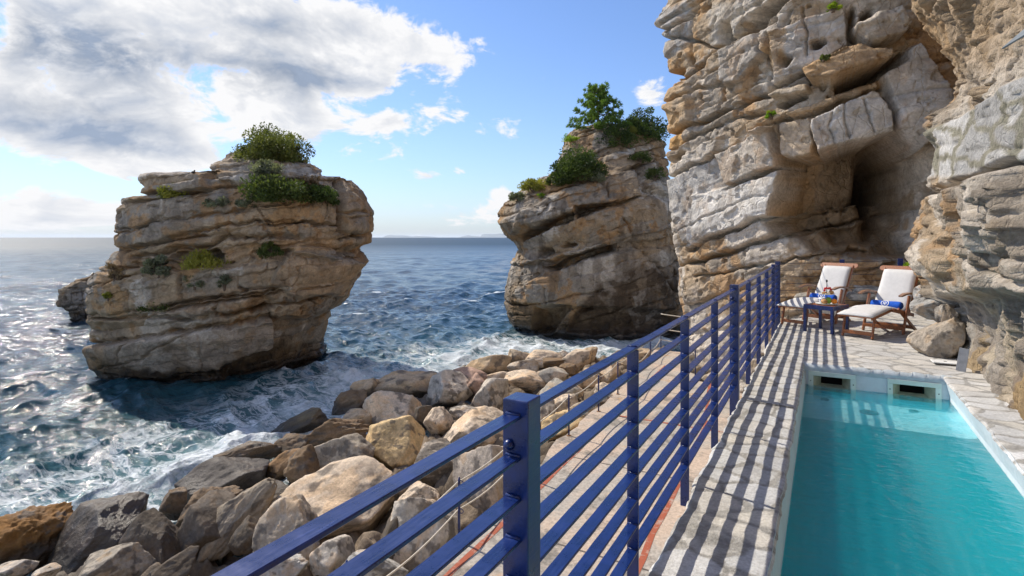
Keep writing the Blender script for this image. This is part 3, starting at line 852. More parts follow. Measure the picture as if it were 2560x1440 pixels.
# ------------------------------------------------------------------ sea
def sea_mesh():
    th = np.linspace(-math.radians(68), math.radians(60), 620)
    r = np.concatenate([np.geomspace(5.0, 60, 430), np.geomspace(61, 600, 200), np.geomspace(620, 9000, 60)])
    T, Rr = np.meshgrid(th, r)
    R, F = Rr * np.sin(T), Rr * np.cos(T)
    X, Y = R * CS - F * SN, R * SN + F * CS
    dr = np.gradient(r)[:, None] + 0 * T
    cell = np.maximum(dr, Rr * (th[1] - th[0]))
    rs = np.random.RandomState(5)
    Z = np.zeros_like(X); DX = np.zeros_like(X); DY = np.zeros_like(X)
    for lam in np.geomspace(.28, 9, 60):
        a0 = rs.normal(math.radians(200), .95)
        kx, ky = math.cos(a0) * 2 * math.pi / lam, math.sin(a0) * 2 * math.pi / lam
        amp = .0185 * lam ** .50 * rs.uniform(.6, 1.3)
        w = np.clip(lam / (cell * 2.6) - .6, 0, 1)
        ph = kx * X + ky * Y + rs.uniform(0, 6.28)
        g = .65 + .7 * pn(X / (lam * 5), Y / (lam * 5), X * 0 + lam, 31)      # groups
        amp = amp * w * g
        Z += amp * np.cos(ph)
        DX += -amp * .85 * math.cos(a0) * np.sin(ph); DY += -amp * .85 * math.sin(a0) * np.sin(ph)
    # rock distances for the foam
    fo = np.zeros_like(X)
    crest = Z.copy()
    for (cr, cf, rr, rf_, reach) in ((-11.2 + .0, 25, 5.0, 4.4, 2.2), (7.5, 35.5, 5.9, 5.6, 4.5)):
        d = np.hypot((R - cr) / rr, (F - cf) / rf_)
        fo = np.maximum(fo, np.exp(-np.clip(d - 1, 0, None) * rr / reach) * (.30 if cr < 0 else .52))
    sx_ = np.array([p[0] for p in SHORE]); sy_ = np.array([p[1] for p in SHORE])
    dist = line_d(X, Y, list(zip(sx_, sy_)))
    nearest = np.exp(-np.clip(dist - .8, 0, None) / 4.2)
    fo = np.maximum(fo, nearest * .95)
    wide = np.exp(-dist / 7.0)
    V = np.stack([X + DX, Y + DY, SEA + Z], -1).reshape(-1, 3)
    me = raw_mesh('sea', V, grid_quads(len(th), len(r)))
    add_f(me, 'foam', fo.ravel()); add_f(me, 'wide', wide.ravel()); add_f(me, 'cell', cell.ravel()); add_f(me, 'crest', (crest / .16).ravel())
    m, N, out = new_mat('sea_water')
    g = N.n('ShaderNodeNewGeometry').outputs['Position']
    A = lambda n: N.n('ShaderNodeAttribute', attribute_name=n).outputs['Fac']
    foam, wide_, cellv, crestv = A('foam'), A('wide'), A('cell'), A('crest')
    st = N.n('ShaderNodeMapping', {'Vector': g, 'Rotation': (0, 0, .5), 'Scale': (.55, 1.0, 1.0)}).outputs[0]
    warp = N.n('ShaderNodeTexNoise', {'Vector': st, 'Scale': .55, 'Detail': 4.0}).outputs['Color']
    wv = N.n('ShaderNodeVectorMath', {0: st, 1: N.n('ShaderNodeVectorMath', {0: warp, 1: (2.6, 2.6, 0)}, operation='MULTIPLY').outputs[0]}, operation='ADD').outputs[0]
    # lacy foam: veins of stretched noise, plus solid foam close in
    v1 = N.m('ABSOLUTE', N.m('SUBTRACT', N.noise(wv, .9, 6, .6), .5))
    v2 = N.m('ABSOLUTE', N.m('SUBTRACT', N.noise(wv, 2.4, 6, .62), .5))
    lace = N.m('MAXIMUM', N.rng(v1, .055, .0), N.m('MULTIPLY', N.rng(v2, .06, .0), .8))
    patch = N.noise(g, .30, 4, .6)
    f1 = N.m('MULTIPLY', lace, N.rng(N.m('ADD', foam, N.m('MULTIPLY', patch, .5)), .50, .95))
    f2 = N.rng(N.m('ADD', N.m('ADD', foam, N.m('MULTIPLY', N.noise(wv, 1.7, 7, .66), .9)), N.m('MULTIPLY', crestv, .08)), 1.22, 1.55)
    wc = N.m('MULTIPLY', N.rng(N.m('ADD', N.m('MULTIPLY', crestv, .30), N.noise(wv, .45, 7, .62)), .965, 1.06), .85)
    ff = N.m('MAXIMUM', N.m('MAXIMUM', f1, f2), wc, clamp=True)
    ff = N.m('MULTIPLY', ff, N.rng(N.noise(g, 9, 4, .6), .25, .55, .55, 1.0))
    deep = N.mix(N.rng(N.noise(g, .05, 3), .35, .65), c4((.010, .032, .055)), c4((.012, .044, .068)))
    teal = c4((.030, .105, .125))
    body = N.mix(N.m('MULTIPLY', wide_, .9, clamp=True), deep, teal)
    body = N.mix(N.m('MULTIPLY', N.rng(foam, .35, 1.0), .55), body, c4((.16, .27, .29)))
    b = N.n('ShaderNodeBsdfPrincipled', {'Base Color': body, 'Roughness': N.rng(cellv, .1, 5, .07, .48, False), 'IOR': 1.333, 'Specular IOR Level': .5})
    h = N.m('ADD', N.m('ADD', N.m('MULTIPLY', N.noise(g, 1.6, 6, .62, .4), .40), N.m('MULTIPLY', N.noise(st, 5.0, 5, .6, .5), .13)), N.m('ADD', N.m('MULTIPLY', N.noise(g, .42, 5, .6), .9), N.m('MULTIPLY', N.noise(st, .13, 5, .62), 5.0)))
    bn = N.n('ShaderNodeBump', {'Strength': 1.0, 'Distance': N.rng(cellv, .08, 2.5, .28, .17, False), 'Height': h})
    N.set(b.inputs['Normal'], bn)
    fb = N.n('ShaderNodeBsdfDiffuse', {'Color': c4((.72, .76, .78))})
    N.set(fb.inputs['Normal'], N.n('ShaderNodeBump', {'Strength': .6, 'Distance': .15, 'Height': N.m('ADD', ff, N.noise(g, 6, 5))}))
    N.set(out.inputs[0], N.n('ShaderNodeMixShader', {0: ff, 1: b.outputs[0], 2: fb.outputs[0]}))
    o = obj_from('sea', me, m); tag(o, kind='structure')
    return o


SHORE = [at(px_, py_, SEA)[:2] for px_, py_ in ((-250, 1420), (60, 1330), (200, 1320), (330, 1270), (480, 1225), (560, 1150), (680, 1080), (760, 1050), (850, 1000), (930, 950), (1080, 925), (1180, 890), (1330, 868), (1480, 872), (1560, 868), (1640, 850))]
sea_mesh()

# distant islands on the horizon
def isle(pts, F):
    mb = MB()
    P = [atF(x, y, F) for x, y in pts]
    Bk = [atF(x, y, F + 900) for x, y in pts]
    base = [(p[0], p[1], SEA - 3) for p in P]; baseb = [(p[0], p[1], SEA - 3) for p in Bk]
    mid = [(atF(x, y, F + 450)) for x, y in pts]
    mid = [(p[0], p[1], SEA - 3 + (p[2] - SEA + 3)) for p in mid]
    n = len(pts)
    vs = base + mid + baseb
    fs = []
    for i in range(n - 1):
        fs += [(i, i + 1, n + i + 1, n + i), (n + i, n + i + 1, 2 * n + i + 1, 2 * n + i)]
    mb.add(vs, fs)
    return mb


M_ISLE = pbr('island_scrub', (.16, .19, .20), .95, var=.2, vscale=.002)
for nm, pts in (('hills', [(958, 592.5), (966, 589), (976, 587), (990, 588.5), (1010, 588.5), (1022, 590), (1032, 591), (1040, 589.6), (1056, 590.6), (1075, 591), (1092, 592.4)]),
                ('hills', [(1150, 592.4), (1160, 590), (1170, 588), (1178, 589.6), (1190, 590), (1202, 590.8), (1206, 586), (1215, 585), (1235, 585.6), (1250, 584), (1275, 587), (1300, 592)])):
    o = isle(pts, 30000).build(nm, M_ISLE, smooth=True); tag(o, kind='structure')


# thin sea air
mb = MB().box((0, 0, 57), (93000, 93000, 126))
mh, N, out = new_mat('sea_haze')
N.set(out.inputs[1], N.n('ShaderNodeVolumePrincipled', {'Color': c4((.80, .87, .95)), 'Density': 2.4e-5, 'Anisotropy': .2}))
o = mb.build('haze', mh); tag(o, kind='stuff')


# ------------------------------------------------------------------ lower terrace, rubble bed, deck and pool
def conc_mat():
    m, N, out = new_mat('old_concrete')
    g = N.n('ShaderNodeTexCoord').outputs['Object']
    n1, n2, n3 = N.noise(g, .55, 6, .65), N.noise(g, 18, 5, .65), N.noise(g, 1.3, 7, .7)
    col = N.mix(N.rng(n1, .42, .58), c4((.52, .41, .32)), c4((.42, .38, .33)))
    col = N.mix(N.rng(n3, .50, .64, 0, .8), col, c4((.17, .155, .135)))
    col = N.mix(N.rng(N.noise(g, .9, 5, .6, .5), .60, .72, 0, .75), col, c4((.48, .27, .11)))
    f = N.rng(n2, .25, .75, .72, 1.22)
    col = N.mix(1.0, col, N.n('ShaderNodeCombineColor', {0: f, 1: f, 2: f}), 'MULTIPLY')
    b = N.n('ShaderNodeBsdfPrincipled', {'Base Color': col, 'Roughness': .9, 'Specular IOR Level': .2})
    N.set(b.inputs['Normal'], N.n('ShaderNodeBump', {'Strength': .7, 'Distance': .012, 'Height': N.m('ADD', n2, N.m('MULTIPLY', n3, 2.0))}))
    N.set(out.inputs[0], b)
    return m


M_CONC = conc_mat()


def ragged(pts, step=.25, amp=.05, seed=1):
    out = []
    n = len(pts)
    for i in range(n):
        a, b = Vector(pts[i]), Vector(pts[(i + 1) % n])
        L = (b - a).length; k = max(1, int(L / step))
        nrm = Vector((-(b - a).y, (b - a).x)).normalized()
        for j in range(k):
            p = a.lerp(b, j / k)
            q = float(fbm(np.array([p.x * 1.7]), np.array([p.y * 1.7]), np.array([seed * 1.3]), 3, seed)[0]) * amp * 2
            out.append((p.x + nrm.x * q, p.y + nrm.y * q))
    return out


TERR = ragged([(-4.05, -3.5), (-4.22, 6.2), (-4.62, 10.6), (-4.72, 14.0), (-5.05, 18.0), (-5.3, 20.2), (-3.75, 20.2), (-3.15, 16.4), (-1.3, 15.6), (-.6, 13.2), (-.6, -3.5)], .3, .09, 3)
mb = MB().prism(TERR, 1.6, Matrix.Translation((0, 0, LOW - 1.6)))
o = mb.build('lower_terrace', M_CONC); tag(o, kind='structure')
# red painted guide lines, worn
mr, N, out = new_mat('worn_red_paint')
g = N.n('ShaderNodeTexCoord').outputs['Object']
col = N.mix(N.rng(N.noise(g, 7, 6, .7), .50, .66), c4((.34, .085, .04)), c4((.42, .30, .24)))
N.set(out.inputs[0], N.n('ShaderNodeBsdfPrincipled', {'Base Color': col, 'Roughness': .85}))


def strip(pts, w, z):
    vs = []; fs = []
    for i, p in enumerate(pts):
        a = Vector(pts[max(i - 1, 0)]); b = Vector(pts[min(i + 1, len(pts) - 1)])
        d = (b - a).normalized(); nn = Vector((-d.y, d.x)) * w / 2
        vs += [(p[0] + nn.x, p[1] + nn.y, z), (p[0] - nn.x, p[1] - nn.y, z)]
    for i in range(len(pts) - 1): fs.append((2 * i, 2 * i + 1, 2 * i + 3, 2 * i + 2))
    return vs, fs


def wob(a, b, n=14, amp=.02):
    rs = random.Random(str(a))
    return [(a[0] + (b[0] - a[0]) * i / n + rs.uniform(-amp, amp), a[1] + (b[1] - a[1]) * i / n) for i in range(n + 1)]


mb = MB()
for a, b in (((-3.70, 1), (-4.17, 12.3)), ((-4.17, 12.3), (-4.35, 17.8)), ((-1.85, 3), (-2.2, 12.3)), ((-2.2, 12.3), (-2.75, 16.2)), ((-2.75, 16.2), (-3.6, 19.6))):
    mb.add(*strip(wob(a, b), .085, LOW + .004))
for y0 in (12.3,):
    mb.add(*strip([(-4.17, y0), (-3.2, y0 + .02), (-2.2, y0), (-.6, y0 + .05)], .07, LOW + .006))
o = mb.build('painted_line', mr); tag(o, kind='structure')
mb = MB()
for a, b in (((-4.2, 6.8), (-.6, 6.75)), ((-4.3, 9.6), (-.6, 9.55)), ((-4.5, 14.8), (-1.2, 14.7))):
    mb.add(*strip(wob(a, b, 20, .0), .03, LOW + .003))
o = mb.build('expansion_joint', pbr('joint_dirt', (.12, .10, .085), .95)); tag(o, kind='structure')

# bed of rubble between terrace and water
nx, ny = 200, 420
u = np.linspace(0, 1, nx); yy = np.linspace(-2, 23, ny)
U, Yg = np.meshgrid(u, yy)
xs_ = np.interp(Yg, [p[1] for p in sorted(SHORE, key=lambda p: p[1])], [p[0] for p in sorted(SHORE, key=lambda p: p[1])])
Xt = np.interp(Yg, [-4, 6.2, 10.6, 14, 18, 24], [-4.0, -4.2, -4.55, -4.65, -5.0, -5.2])
Xg = Xt * (1 - U) + (xs_ - 2.5) * U
Zg = (LOW - .55) * (1 - U) + (SEA - .75) * U + .15 * fbm(Xg * .9, Yg * .9, Xg * 0, 4, 61)
Zg = Zg - .30
for sc_, am_, sd_ in ((1.15, .55, 12), (2.2, .32, 13)):
    f1_, f2_, ci_ = voro2(Xg * sc_ + .4 * fbm(Xg, Yg, Xg * 0, 2, sd_), Yg * sc_, sd_)
    Zg = Zg + am_ * (np.sqrt(np.clip(1 - (f1_ / .72) ** 2, 0, 1)) - .5) * (.5 + ci_) + .12 * facet(Xg * sc_ * 2, Yg * sc_ * 2, sd_)
Zg = Zg
me = raw_mesh('rubble_slope', np.stack([Xg, Yg, Zg], -1).reshape(-1, 3), grid_quads(nx, ny)[:, ::-1])
cc = np.array((.21, .165, .12)) * (1 + .5 * fbm(Xg, Yg, Zg, 3, 9)).reshape(-1, 1)
add_col(me, cc); add_f(me, 'wet', np.clip(U.ravel() * 1.5 - .3, 0, 1))
o = obj_from('rubble_slope', me, M_BOULDER); tag(o, kind='structure')


# the deck: irregular slabs bedded in mortar, as a dense sheet
def paving_mat():
    m, N, out = new_mat('stone_paving')
    a = N.n('ShaderNodeAttribute', attribute_name='Col').outputs['Color']
    g = N.n('ShaderNodeTexCoord').outputs['Object']
    mo = N.n('ShaderNodeAttribute', attribute_name='mortar').outputs['Fac']
    st = N.n('ShaderNodeMapping', {'Vector': g, 'Rotation': (0, 0, .4), 'Scale': (3, 9, 3)}).outputs[0]
    n1, n2 = N.noise(st, 1.6, 6, .65, .8), N.noise(g, 55, 5, .65)
    f = N.m('MULTIPLY', N.rng(n1, .3, .7, .90, 1.10), N.rng(n2, .3, .7, .82, 1.14))
    col = N.mix(1.0, a, N.n('ShaderNodeCombineColor', {0: f, 1: f, 2: f}), 'MULTIPLY')
    col = N.mix(N.m('MULTIPLY', N.rng(N.noise(g, 9, 8, .75), .60, .70, 0, .5), 1.0), col, c4((.13, .115, .10)))
    b = N.n('ShaderNodeBsdfPrincipled', {'Base Color': col, 'Roughness': .82, 'Specular IOR Level': .3})
    N.set(b.inputs['Normal'], N.n('ShaderNodeBump', {'Strength': .8, 'Distance': .012, 'Height': N.m('ADD', N.m('MULTIPLY', n1, .45), N.m('MULTIPLY', n2, N.rng(mo, 0, 1, .5, 1.3)))}))
    N.set(out.inputs[0], b)
    return m


M_PAVE = paving_mat()
POOL_X0, POOL_X1, POOL_Y1 = -.20, 1.17, 7.6
WATER = -.245


def paving(name, edge0, edge1, y0, y1, nx, ny, seed):
    """sheet between two edge functions x0(y), x1(y)"""
    V_, U_ = np.meshgrid(np.linspace(0, 1, nx), np.linspace(y0, y1, ny))
    Y = U_
    X = edge0(Y) * (1 - V_) + edge1(Y) * V_
    wx = X + .05 * fbm(X * 3, Y * 3, X * 0, 3, seed); wy = Y + .05 * fbm(X * 3, Y * 3, X * 0 + 4, 3, seed)
    f1, f2, cid = voro2(wx * 3.2 + .5 + wy * .3, wy * 4.0, seed)
    e = f2 - f1
    mort = sstep(.15, .04, e + .10 * fbm(X * 9, Y * 9, X * 0, 3, seed + 2) - .03)
    Z = .003 * (cid - .5) - .002 * mort + .008 * fbm(X * 1.3, Y * 1.3, X * 0, 3, seed + 3) + .003 * fbm(X * 7, Y * 7, X * 0, 3, seed + 4) + .002 * facet(X * 5, Y * 7, seed + 5)
    Z = Z - .02 * np.exp(-np.minimum(V_, 1 - V_) * (edge1(Y) - edge0(Y)) / .012)
    pal = np.array([(.46, .465, .465), (.43, .435, .44), (.47, .46, .44), (.44, .425, .40), (.50, .505, .51), (.41, .41, .405), (.46, .44, .40)])
    warm = sstep(5.5, 8, Y)[..., None] * .35
    C = pal[(cid * 6.99).astype(int)]
    C = C * (1 - warm) + np.array((.48, .445, .39)) * (.85 + .35 * cid[..., None]) * warm
    C = np.minimum(C * 1.12, .62) * (1 + .18 * fbm(X * 2.3, Y * 2.3, X * 0, 4, seed + 8))[..., None]
    mc = np.array((.33, .32, .30)) * (1 + .3 * fbm(X * 20, Y * 20, X * 0, 2, seed + 7))[..., None]
    C = C * (1 - mort[..., None]) + mc * mort[..., None]
    me = raw_mesh(name, np.stack([X, Y, Z], -1).reshape(-1, 3), grid_quads(nx, ny))
    add_col(me, C.reshape(-1, 3)); add_f(me, 'mortar', mort.ravel())
    return obj_from(name, me, M_PAVE)


def rag(base, amp, seed, f=2.3):
    return lambda y: base(y) + amp * (fbm(y * f, y * 0 + seed, y * 0, 4, seed) + .5 * np.round(2.2 * pn(y * 5, y * 0 + .3, y * 0, seed + 1)) / 2.2)


outer = rag(lambda y: np.interp(y, [-4, 11.3, 11.5, 13.0], [-.70, -.70, -.66, .35]), .028, 3)
pl_ = rag(lambda y: POOL_X0 - .01 + 0 * y, .012, 5, 3.0)
pr_ = rag(lambda y: 1.115 + 0 * y, .018, 7, 2.0)
wl = lambda y: 1.75 + 0 * y
o = paving('deck', outer, pl_, -3.0, POOL_Y1 + .03, 60, 700, 2); tag(o, kind='structure')
o = paving('deck', outer, wl, POOL_Y1 + .0301, 14.2, 170, 420, 2); tag(o, kind='structure')
o = paving('deck', pr_, wl, -3.0, POOL_Y1 + .03, 50, 700, 9); tag(o, kind='structure')
# the body of the deck below the sheet
M_WALLST = pbr('rendered_wall', (.36, .33, .29), .9, var=.25, vscale=2.2, bump=.6, bscale=14)
mb = MB()
ys = np.linspace(-3, 14.2, 120); xo = outer(ys) + .012
for i in range(len(ys) - 1):
    a, b = (xo[i], ys[i]), (xo[i + 1], ys[i + 1])
    mb.add([(a[0], a[1], LOW - .3), (b[0], b[1], LOW - .3), (b[0], b[1], -.02), (a[0], a[1], -.02)], [(0, 3, 2, 1)])
mb.add([(-.72, 13.0, -3), (2, 14.2, -3), (2, 14.2, -.03), (-.1, 14.2, -.03)], [(0, 1, 2, 3)])
o = mb.build('deck_wall', M_WALLST); tag(o, kind='structure')
mb = MB().add(*strip([(-.64, 5.62), (-.45, 5.60), (-.24, 5.57)], .022, .003))
o = mb.build('deck_joint', pbr('deck_joint', (.13, .12, .105), .9)); tag(o, kind='structure')


# pool shell
def pool_mat():
    m, N, out = new_mat('pool_paint')
    g = N.n('ShaderNodeTexCoord').outputs['Object']
    z = N.n('ShaderNodeSeparateXYZ', {0: g}).outputs[2]
    n1 = N.noise(g, 4, 5, .6)
    # dry lip is painted grey-white, the tank below the water line pale turquoise
    col = N.mix(N.rng(z, WATER - .02, WATER + .005), c4((.34, .66, .72)), c4((.60, .65, .69)))
    f = N.rng(n1, .3, .7, .93, 1.05)
    col = N.mix(1.0, col, N.n('ShaderNodeCombineColor', {0: f, 1: f, 2: f}), 'MULTIPLY')
    b = N.n('ShaderNodeBsdfPrincipled', {'Base Color': col, 'Roughness': .5})
    N.set(b.inputs['Normal'], N.n('ShaderNodeBump', {'Strength': .5, 'Distance': .02, 'Height': N.noise(g, 7, 4)}))
    N.set(out.inputs[0], b)
    return m


M_POOL = pool_mat()
PB, BENCH = -1.05, -.36
Y0 = -2.8
YB = 6.62                                     # edge of the shallow shelf at the far end
mb = MB()
SK = [(-.17, .31, 0), (.612, 1.10, 0)]   # openings of the two skimmers (x0, x1) in the far wall
x0, x1 = POOL_X0, POOL_X1
mb.add([(x0, Y0, PB), (x1, Y0, PB), (x1, YB, PB), (x0, YB, PB)], [(0, 1, 2, 3)])
mb.add([(x0, YB, PB), (x1, YB, PB), (x1, YB, BENCH), (x0, YB, BENCH)], [(0, 1, 2, 3)])
mb.add([(x0, YB, BENCH), (x1, YB, BENCH), (x1, POOL_Y1, BENCH), (x0, POOL_Y1, BENCH)], [(0, 1, 2, 3)])
mb.add([(x0, Y0, PB), (x1, Y0, PB), (x1, Y0, 0), (x0, Y0, 0)], [(0, 3, 2, 1)])


def side_wall(x, edge, flip, sub=260):
    ys = np.linspace(Y0, POOL_Y1, sub)
    ex = edge(ys)
    for i in range(sub - 1):
        v = []
        for k in (i, i + 1):
            v += [(x, ys[k], PB - .02), (x, ys[k], -.20), (x * .5 + ex[k] * .5, ys[k], -.11), (ex[k], ys[k], -.004)]
        f = [(0, 1, 5, 4), (1, 2, 6, 5), (2, 3, 7, 6)]
        mb.add(v, [q[::-1] for q in f] if flip else f)


side_wall(x0, lambda y: pl_(y) - .012, False)
side_wall(x1, lambda y: pr_(y) + .012, True)
# far wall with the two skimmer holes, framed as panels
zt, z0, z1 = -.075, -.300, -.125
cols = [x0, SK[0][0] + .05, SK[0][1] - .05, SK[1][0] + .05, SK[1][1] - .05, x1]
for i in range(5):
    a, b = cols[i], cols[i + 1]
    if i in (1, 3):
        mb.add([(a, POOL_Y1, BENCH - .02), (b, POOL_Y1, BENCH - .02), (b, POOL_Y1, z0), (a, POOL_Y1, z0)], [(0, 1, 2, 3)])
        mb.add([(a, POOL_Y1, z1), (b, POOL_Y1, z1), (b, POOL_Y1, zt), (a, POOL_Y1, zt)], [(0, 1, 2, 3)])
    else:
        mb.add([(a, POOL_Y1, BENCH - .02), (b, POOL_Y1, BENCH - .02), (b, POOL_Y1, zt), (a, POOL_Y1, zt)], [(0, 1, 2, 3)])
o = mb.build('pool_shell', M_POOL, smooth=False); tag(o, kind='structure')
# trowelled lip of the far edge
mb = MB()
xs = np.linspace(x0 - .02, x1 + .03, 70)
for i in range(len(xs) - 1):
    v = []
    for xk in (xs[i], xs[i + 1]):
        j = .012 * math.sin(xk * 23) + .010 * math.sin(xk * 51 + 1) + .006 * math.sin(xk * 97)
        v += [(xk, POOL_Y1 - .004, -.085), (xk, POOL_Y1 - .012, -.045 + j * .4), (xk, POOL_Y1 + .02 + j, .006 + j * .3), (xk, POOL_Y1 + .05 + j, -.01)]
    mb.add(v, [(0, 4, 5, 1), (1, 5, 6, 2), (2, 6, 7, 3)])
o = mb.build('pool_lip', pbr('lip_paint', (.45, .50, .54), .6, var=.12, vscale=9, bump=.5, bscale=20), smooth=True); tag(o, kind='structure')
M_CREAM = pbr('cream_plastic', (.60, .68, .62), .45, var=.05)
M_CREAM2 = pbr('aged_cream_plastic', (.50, .48, .36), .5, var=.15, vscale=12)
for k, (sa, sb, _) in enumerate(SK):
    t = thing('pool_skimmer', ('narrow cream framed skimmer opening at the far pool wall, left one nearer the railing', 'cream framed skimmer opening at the far pool wall, right one beside the rock wall')[k], 'skimmer', ((sa + sb) / 2, POOL_Y1, -.2), 'skimmer openings in the far pool wall')
    og = ((sa + sb) / 2, POOL_Y1, -.2)
    yy_ = POOL_Y1 - .012
    m1 = MB()
    w = .04
    m1.box(((sa + sb) / 2, yy_, zt - .028), (sb - sa, .02, .05))
    for xx in (sa + .026, sb - .026): m1.box((xx, yy_, (zt - .053 + BENCH) / 2), (.052, .02, zt - .053 - BENCH - .001))
    m1.build('frame', M_CREAM, t, og, bevel=.003)
    m2 = MB()
    ia, ib = sa + .055, sb - .055
    ca, cb = ia + .075, ib - .075
    Yb = POOL_Y1 + .16
    zt2, zb2 = z1 - .003, -.296
    fr = [(ia, POOL_Y1 - .004, zt2), (ib, POOL_Y1 - .004, zt2), (ib, POOL_Y1 - .004, zb2), (ia, POOL_Y1 - .004, zb2)]
    bk = [(ca, Yb, zt2 - .006), (cb, Yb, zt2 - .006), (cb, Yb, zb2 + .05), (ca, Yb, zb2 + .05)]
    m2.add(fr + bk, [(0, 1, 5, 4), (1, 2, 6, 5), (2, 3, 7, 6), (3, 0, 4, 7)])
    m2.build('throat', M_CREAM2, t, og)
    m3 = MB(); bb = [(ca, Yb + .18, zt2), (cb, Yb + .18, zt2), (cb, Yb + .18, zb2), (ca, Yb + .18, zb2)]
    m3.add(bk + bb, [(0, 1, 5, 4), (1, 2, 6, 5), (2, 3, 7, 6), (3, 0, 4, 7), (4, 5, 6, 7)])
    m3.build('basket_well', M_DARK, t, og)
    for xx in (sa + .024, sb - .024):
        MB().ball((xx, yy_ - .012, -.19), .006).build('screw', M_DARK, t, og, smooth=True)
# nozzles and the round drain on the shelf
M_RING = pbr('black_rubber', (.03, .04, .045), .5)
for k, (qx, qy) in enumerate(((.00, 7.42), (.83, 7.38))):
    t = thing('pool_inlet', ('black ringed water inlet on the underwater shelf, in front of the left skimmer', 'black ringed water inlet on the underwater shelf, in front of the right skimmer')[k], 'pool inlet', (qx, qy, BENCH), 'water inlets on the pool shelf')
    MB().lathe([(.022, .004), (.046, .004), (.042, .012), (.024, .012)], n=24).build('ring', M_RING, t)
    MB().lathe([(.001, .002), (.021, .003), (.012, .012)], n=16).build('nozzle', M_CREAM, t)
t = MB().lathe([(.075, .002), (.088, .002), (.088, .008), (.075, .008)], (0, 0, 0), 32).build('pool_drain', M_RING, org=(0, 0, 0)); t.location = (.41, 7.10, BENCH)
tag(t, 'round drain cover outlined on the underwater shelf between the two inlets', 'pool drain')
# water surface
def pool_water():
    nx, ny = 150, 700
    xs = np.linspace(POOL_X0 + .001, POOL_X1 - .001, nx); ys = np.linspace(Y0 + .01, POOL_Y1 - .002, ny)
    X, Y = np.meshgrid(xs, ys)
    Z = WATER + .0016 * fbm(X * 5, Y * 3.2, X * 0, 3, 3) + .0011 * np.sin(9 * X + 21 * Y + 2 * fbm(X * 2, Y * 2, X * 0, 2, 6)) * (.5 + pn(X * 1.5, Y * 1.5, X * 0, 8)) + .0012 * fbm(X * 16, Y * 11, X * 0, 2, 12)
    V = np.stack([X, Y, Z], -1).reshape(-1, 3)
    # close the body of water: rim down to a floor sheet
    rim = np.concatenate([np.arange(nx), (np.arange(1, ny) * nx + nx - 1), ((ny - 1) * nx + np.arange(nx - 2, -1, -1)), (np.arange(ny - 2, 0, -1) * nx)])
    lowv = V[rim].copy(); lowv[:, 2] = np.where(lowv[:, 1] > YB - .001, BENCH + .004, PB + .004)
    nb = len(V); m_ = len(rim)
    q = np.stack([rim, np.arange(m_) + nb, (np.arange(m_) + 1) % m_ + nb, np.roll(rim, -1)], -1)
    me = raw_mesh('pool_water', np.concatenate([V, lowv]), np.concatenate([grid_quads(nx, ny), q]))
    m, N, out = new_mat('pool_water')
    g = N.n('ShaderNodeTexCoord').outputs['Object']
    h = N.m('ADD', N.noise(N.n('ShaderNodeMapping', {'Vector': g, 'Scale': (1.0, 2.2, 1)}), 9, 3, .5, .6), N.m('MULTIPLY', N.noise(g, 26, 2, .5, .5), .3))
    bn = N.n('ShaderNodeBump', {'Strength': .30, 'Distance': .02, 'Height': h})
    fr = N.n('ShaderNodeFresnel', {'IOR': 1.333, 'Normal': bn.outputs[0]})
    tr = N.n('ShaderNodeBsdfTransparent', {'Color': c4((.96, .98, 1.0))})
    gl = N.n('ShaderNodeBsdfGlossy', {'Roughness': .02, 'Color': c4((1, 1, 1)), 'Normal': bn.outputs[0]})
    sct = N.n('ShaderNodeBsdfDiffuse', {'Color': c4((.02, .36, .46))})
    body = N.n('ShaderNodeMixShader', {0: .0, 1: tr.outputs[0], 2: sct.outputs[0]})
    N.set(out.inputs[0], N.n('ShaderNodeMixShader', {0: fr.outputs[0], 1: body.outputs[0], 2: gl.outputs[0]}))
    # slightly milky turquoise body of water
    vs_ = N.n('ShaderNodeVolumeScatter', {'Color': c4((.03, .85, 1.0)), 'Density': 1.3, 'Anisotropy': .0})
    va = N.n('ShaderNodeVolumeAbsorption', {'Color': c4((.0, .83, .93)), 'Density': 1.05})
    N.set(out.inputs[1], N.n('ShaderNodeAddShader', {0: vs_.outputs[0], 1: va.outputs[0]}))
    o = obj_from('pool_water', me, m); tag(o, kind='structure')
    return o


pool_water()
# ------------------------------------------------------------------ blue steel railing along the deck
RX = -.755
PITCH = 4.30
POSTS = [1.42 - PITCH + .02, 1.42, 5.74, 10.35]          # Y of the main posts (the camera stands at Y = 0)
END = 11.46
RAILZ = [1.005 - i * .1135 for i in range(9)]
og = (RX, 5.0, 0)
rl = thing('railing', 'long blue steel railing of nine flat bars running along the seaward edge of the deck', 'railing', og)


def flat(y0, y1, z, rs):
    """hand painted flat bar: thin box with slightly uneven edges"""
    n = max(6, int((y1 - y0) / .12))
    m = MB()
    ring = []
    for i in range(n + 1):
        y = y0 + (y1 - y0) * i / n
        j = lambda: rs.uniform(-.0012, .0012)
        ring.append([(RX - .025 + j(), y, z - .005), (RX + .025 + j(), y, z - .005), (RX + .025 + j(), y, z + .005), (RX - .025 + j(), y, z + .005)])
    vs = [p for r in ring for p in r]
    fs = [(0, 1, 2, 3), (4 * n + 3, 4 * n + 2, 4 * n + 1, 4 * n)]
    for i in range(n):
        for k in range(4):
            k2 = (k + 1) % 4
            fs.append((4 * i + k, 4 * i + 4 + k, 4 * i + 4 + k2, 4 * i + k2))
    return m.add(vs, fs)


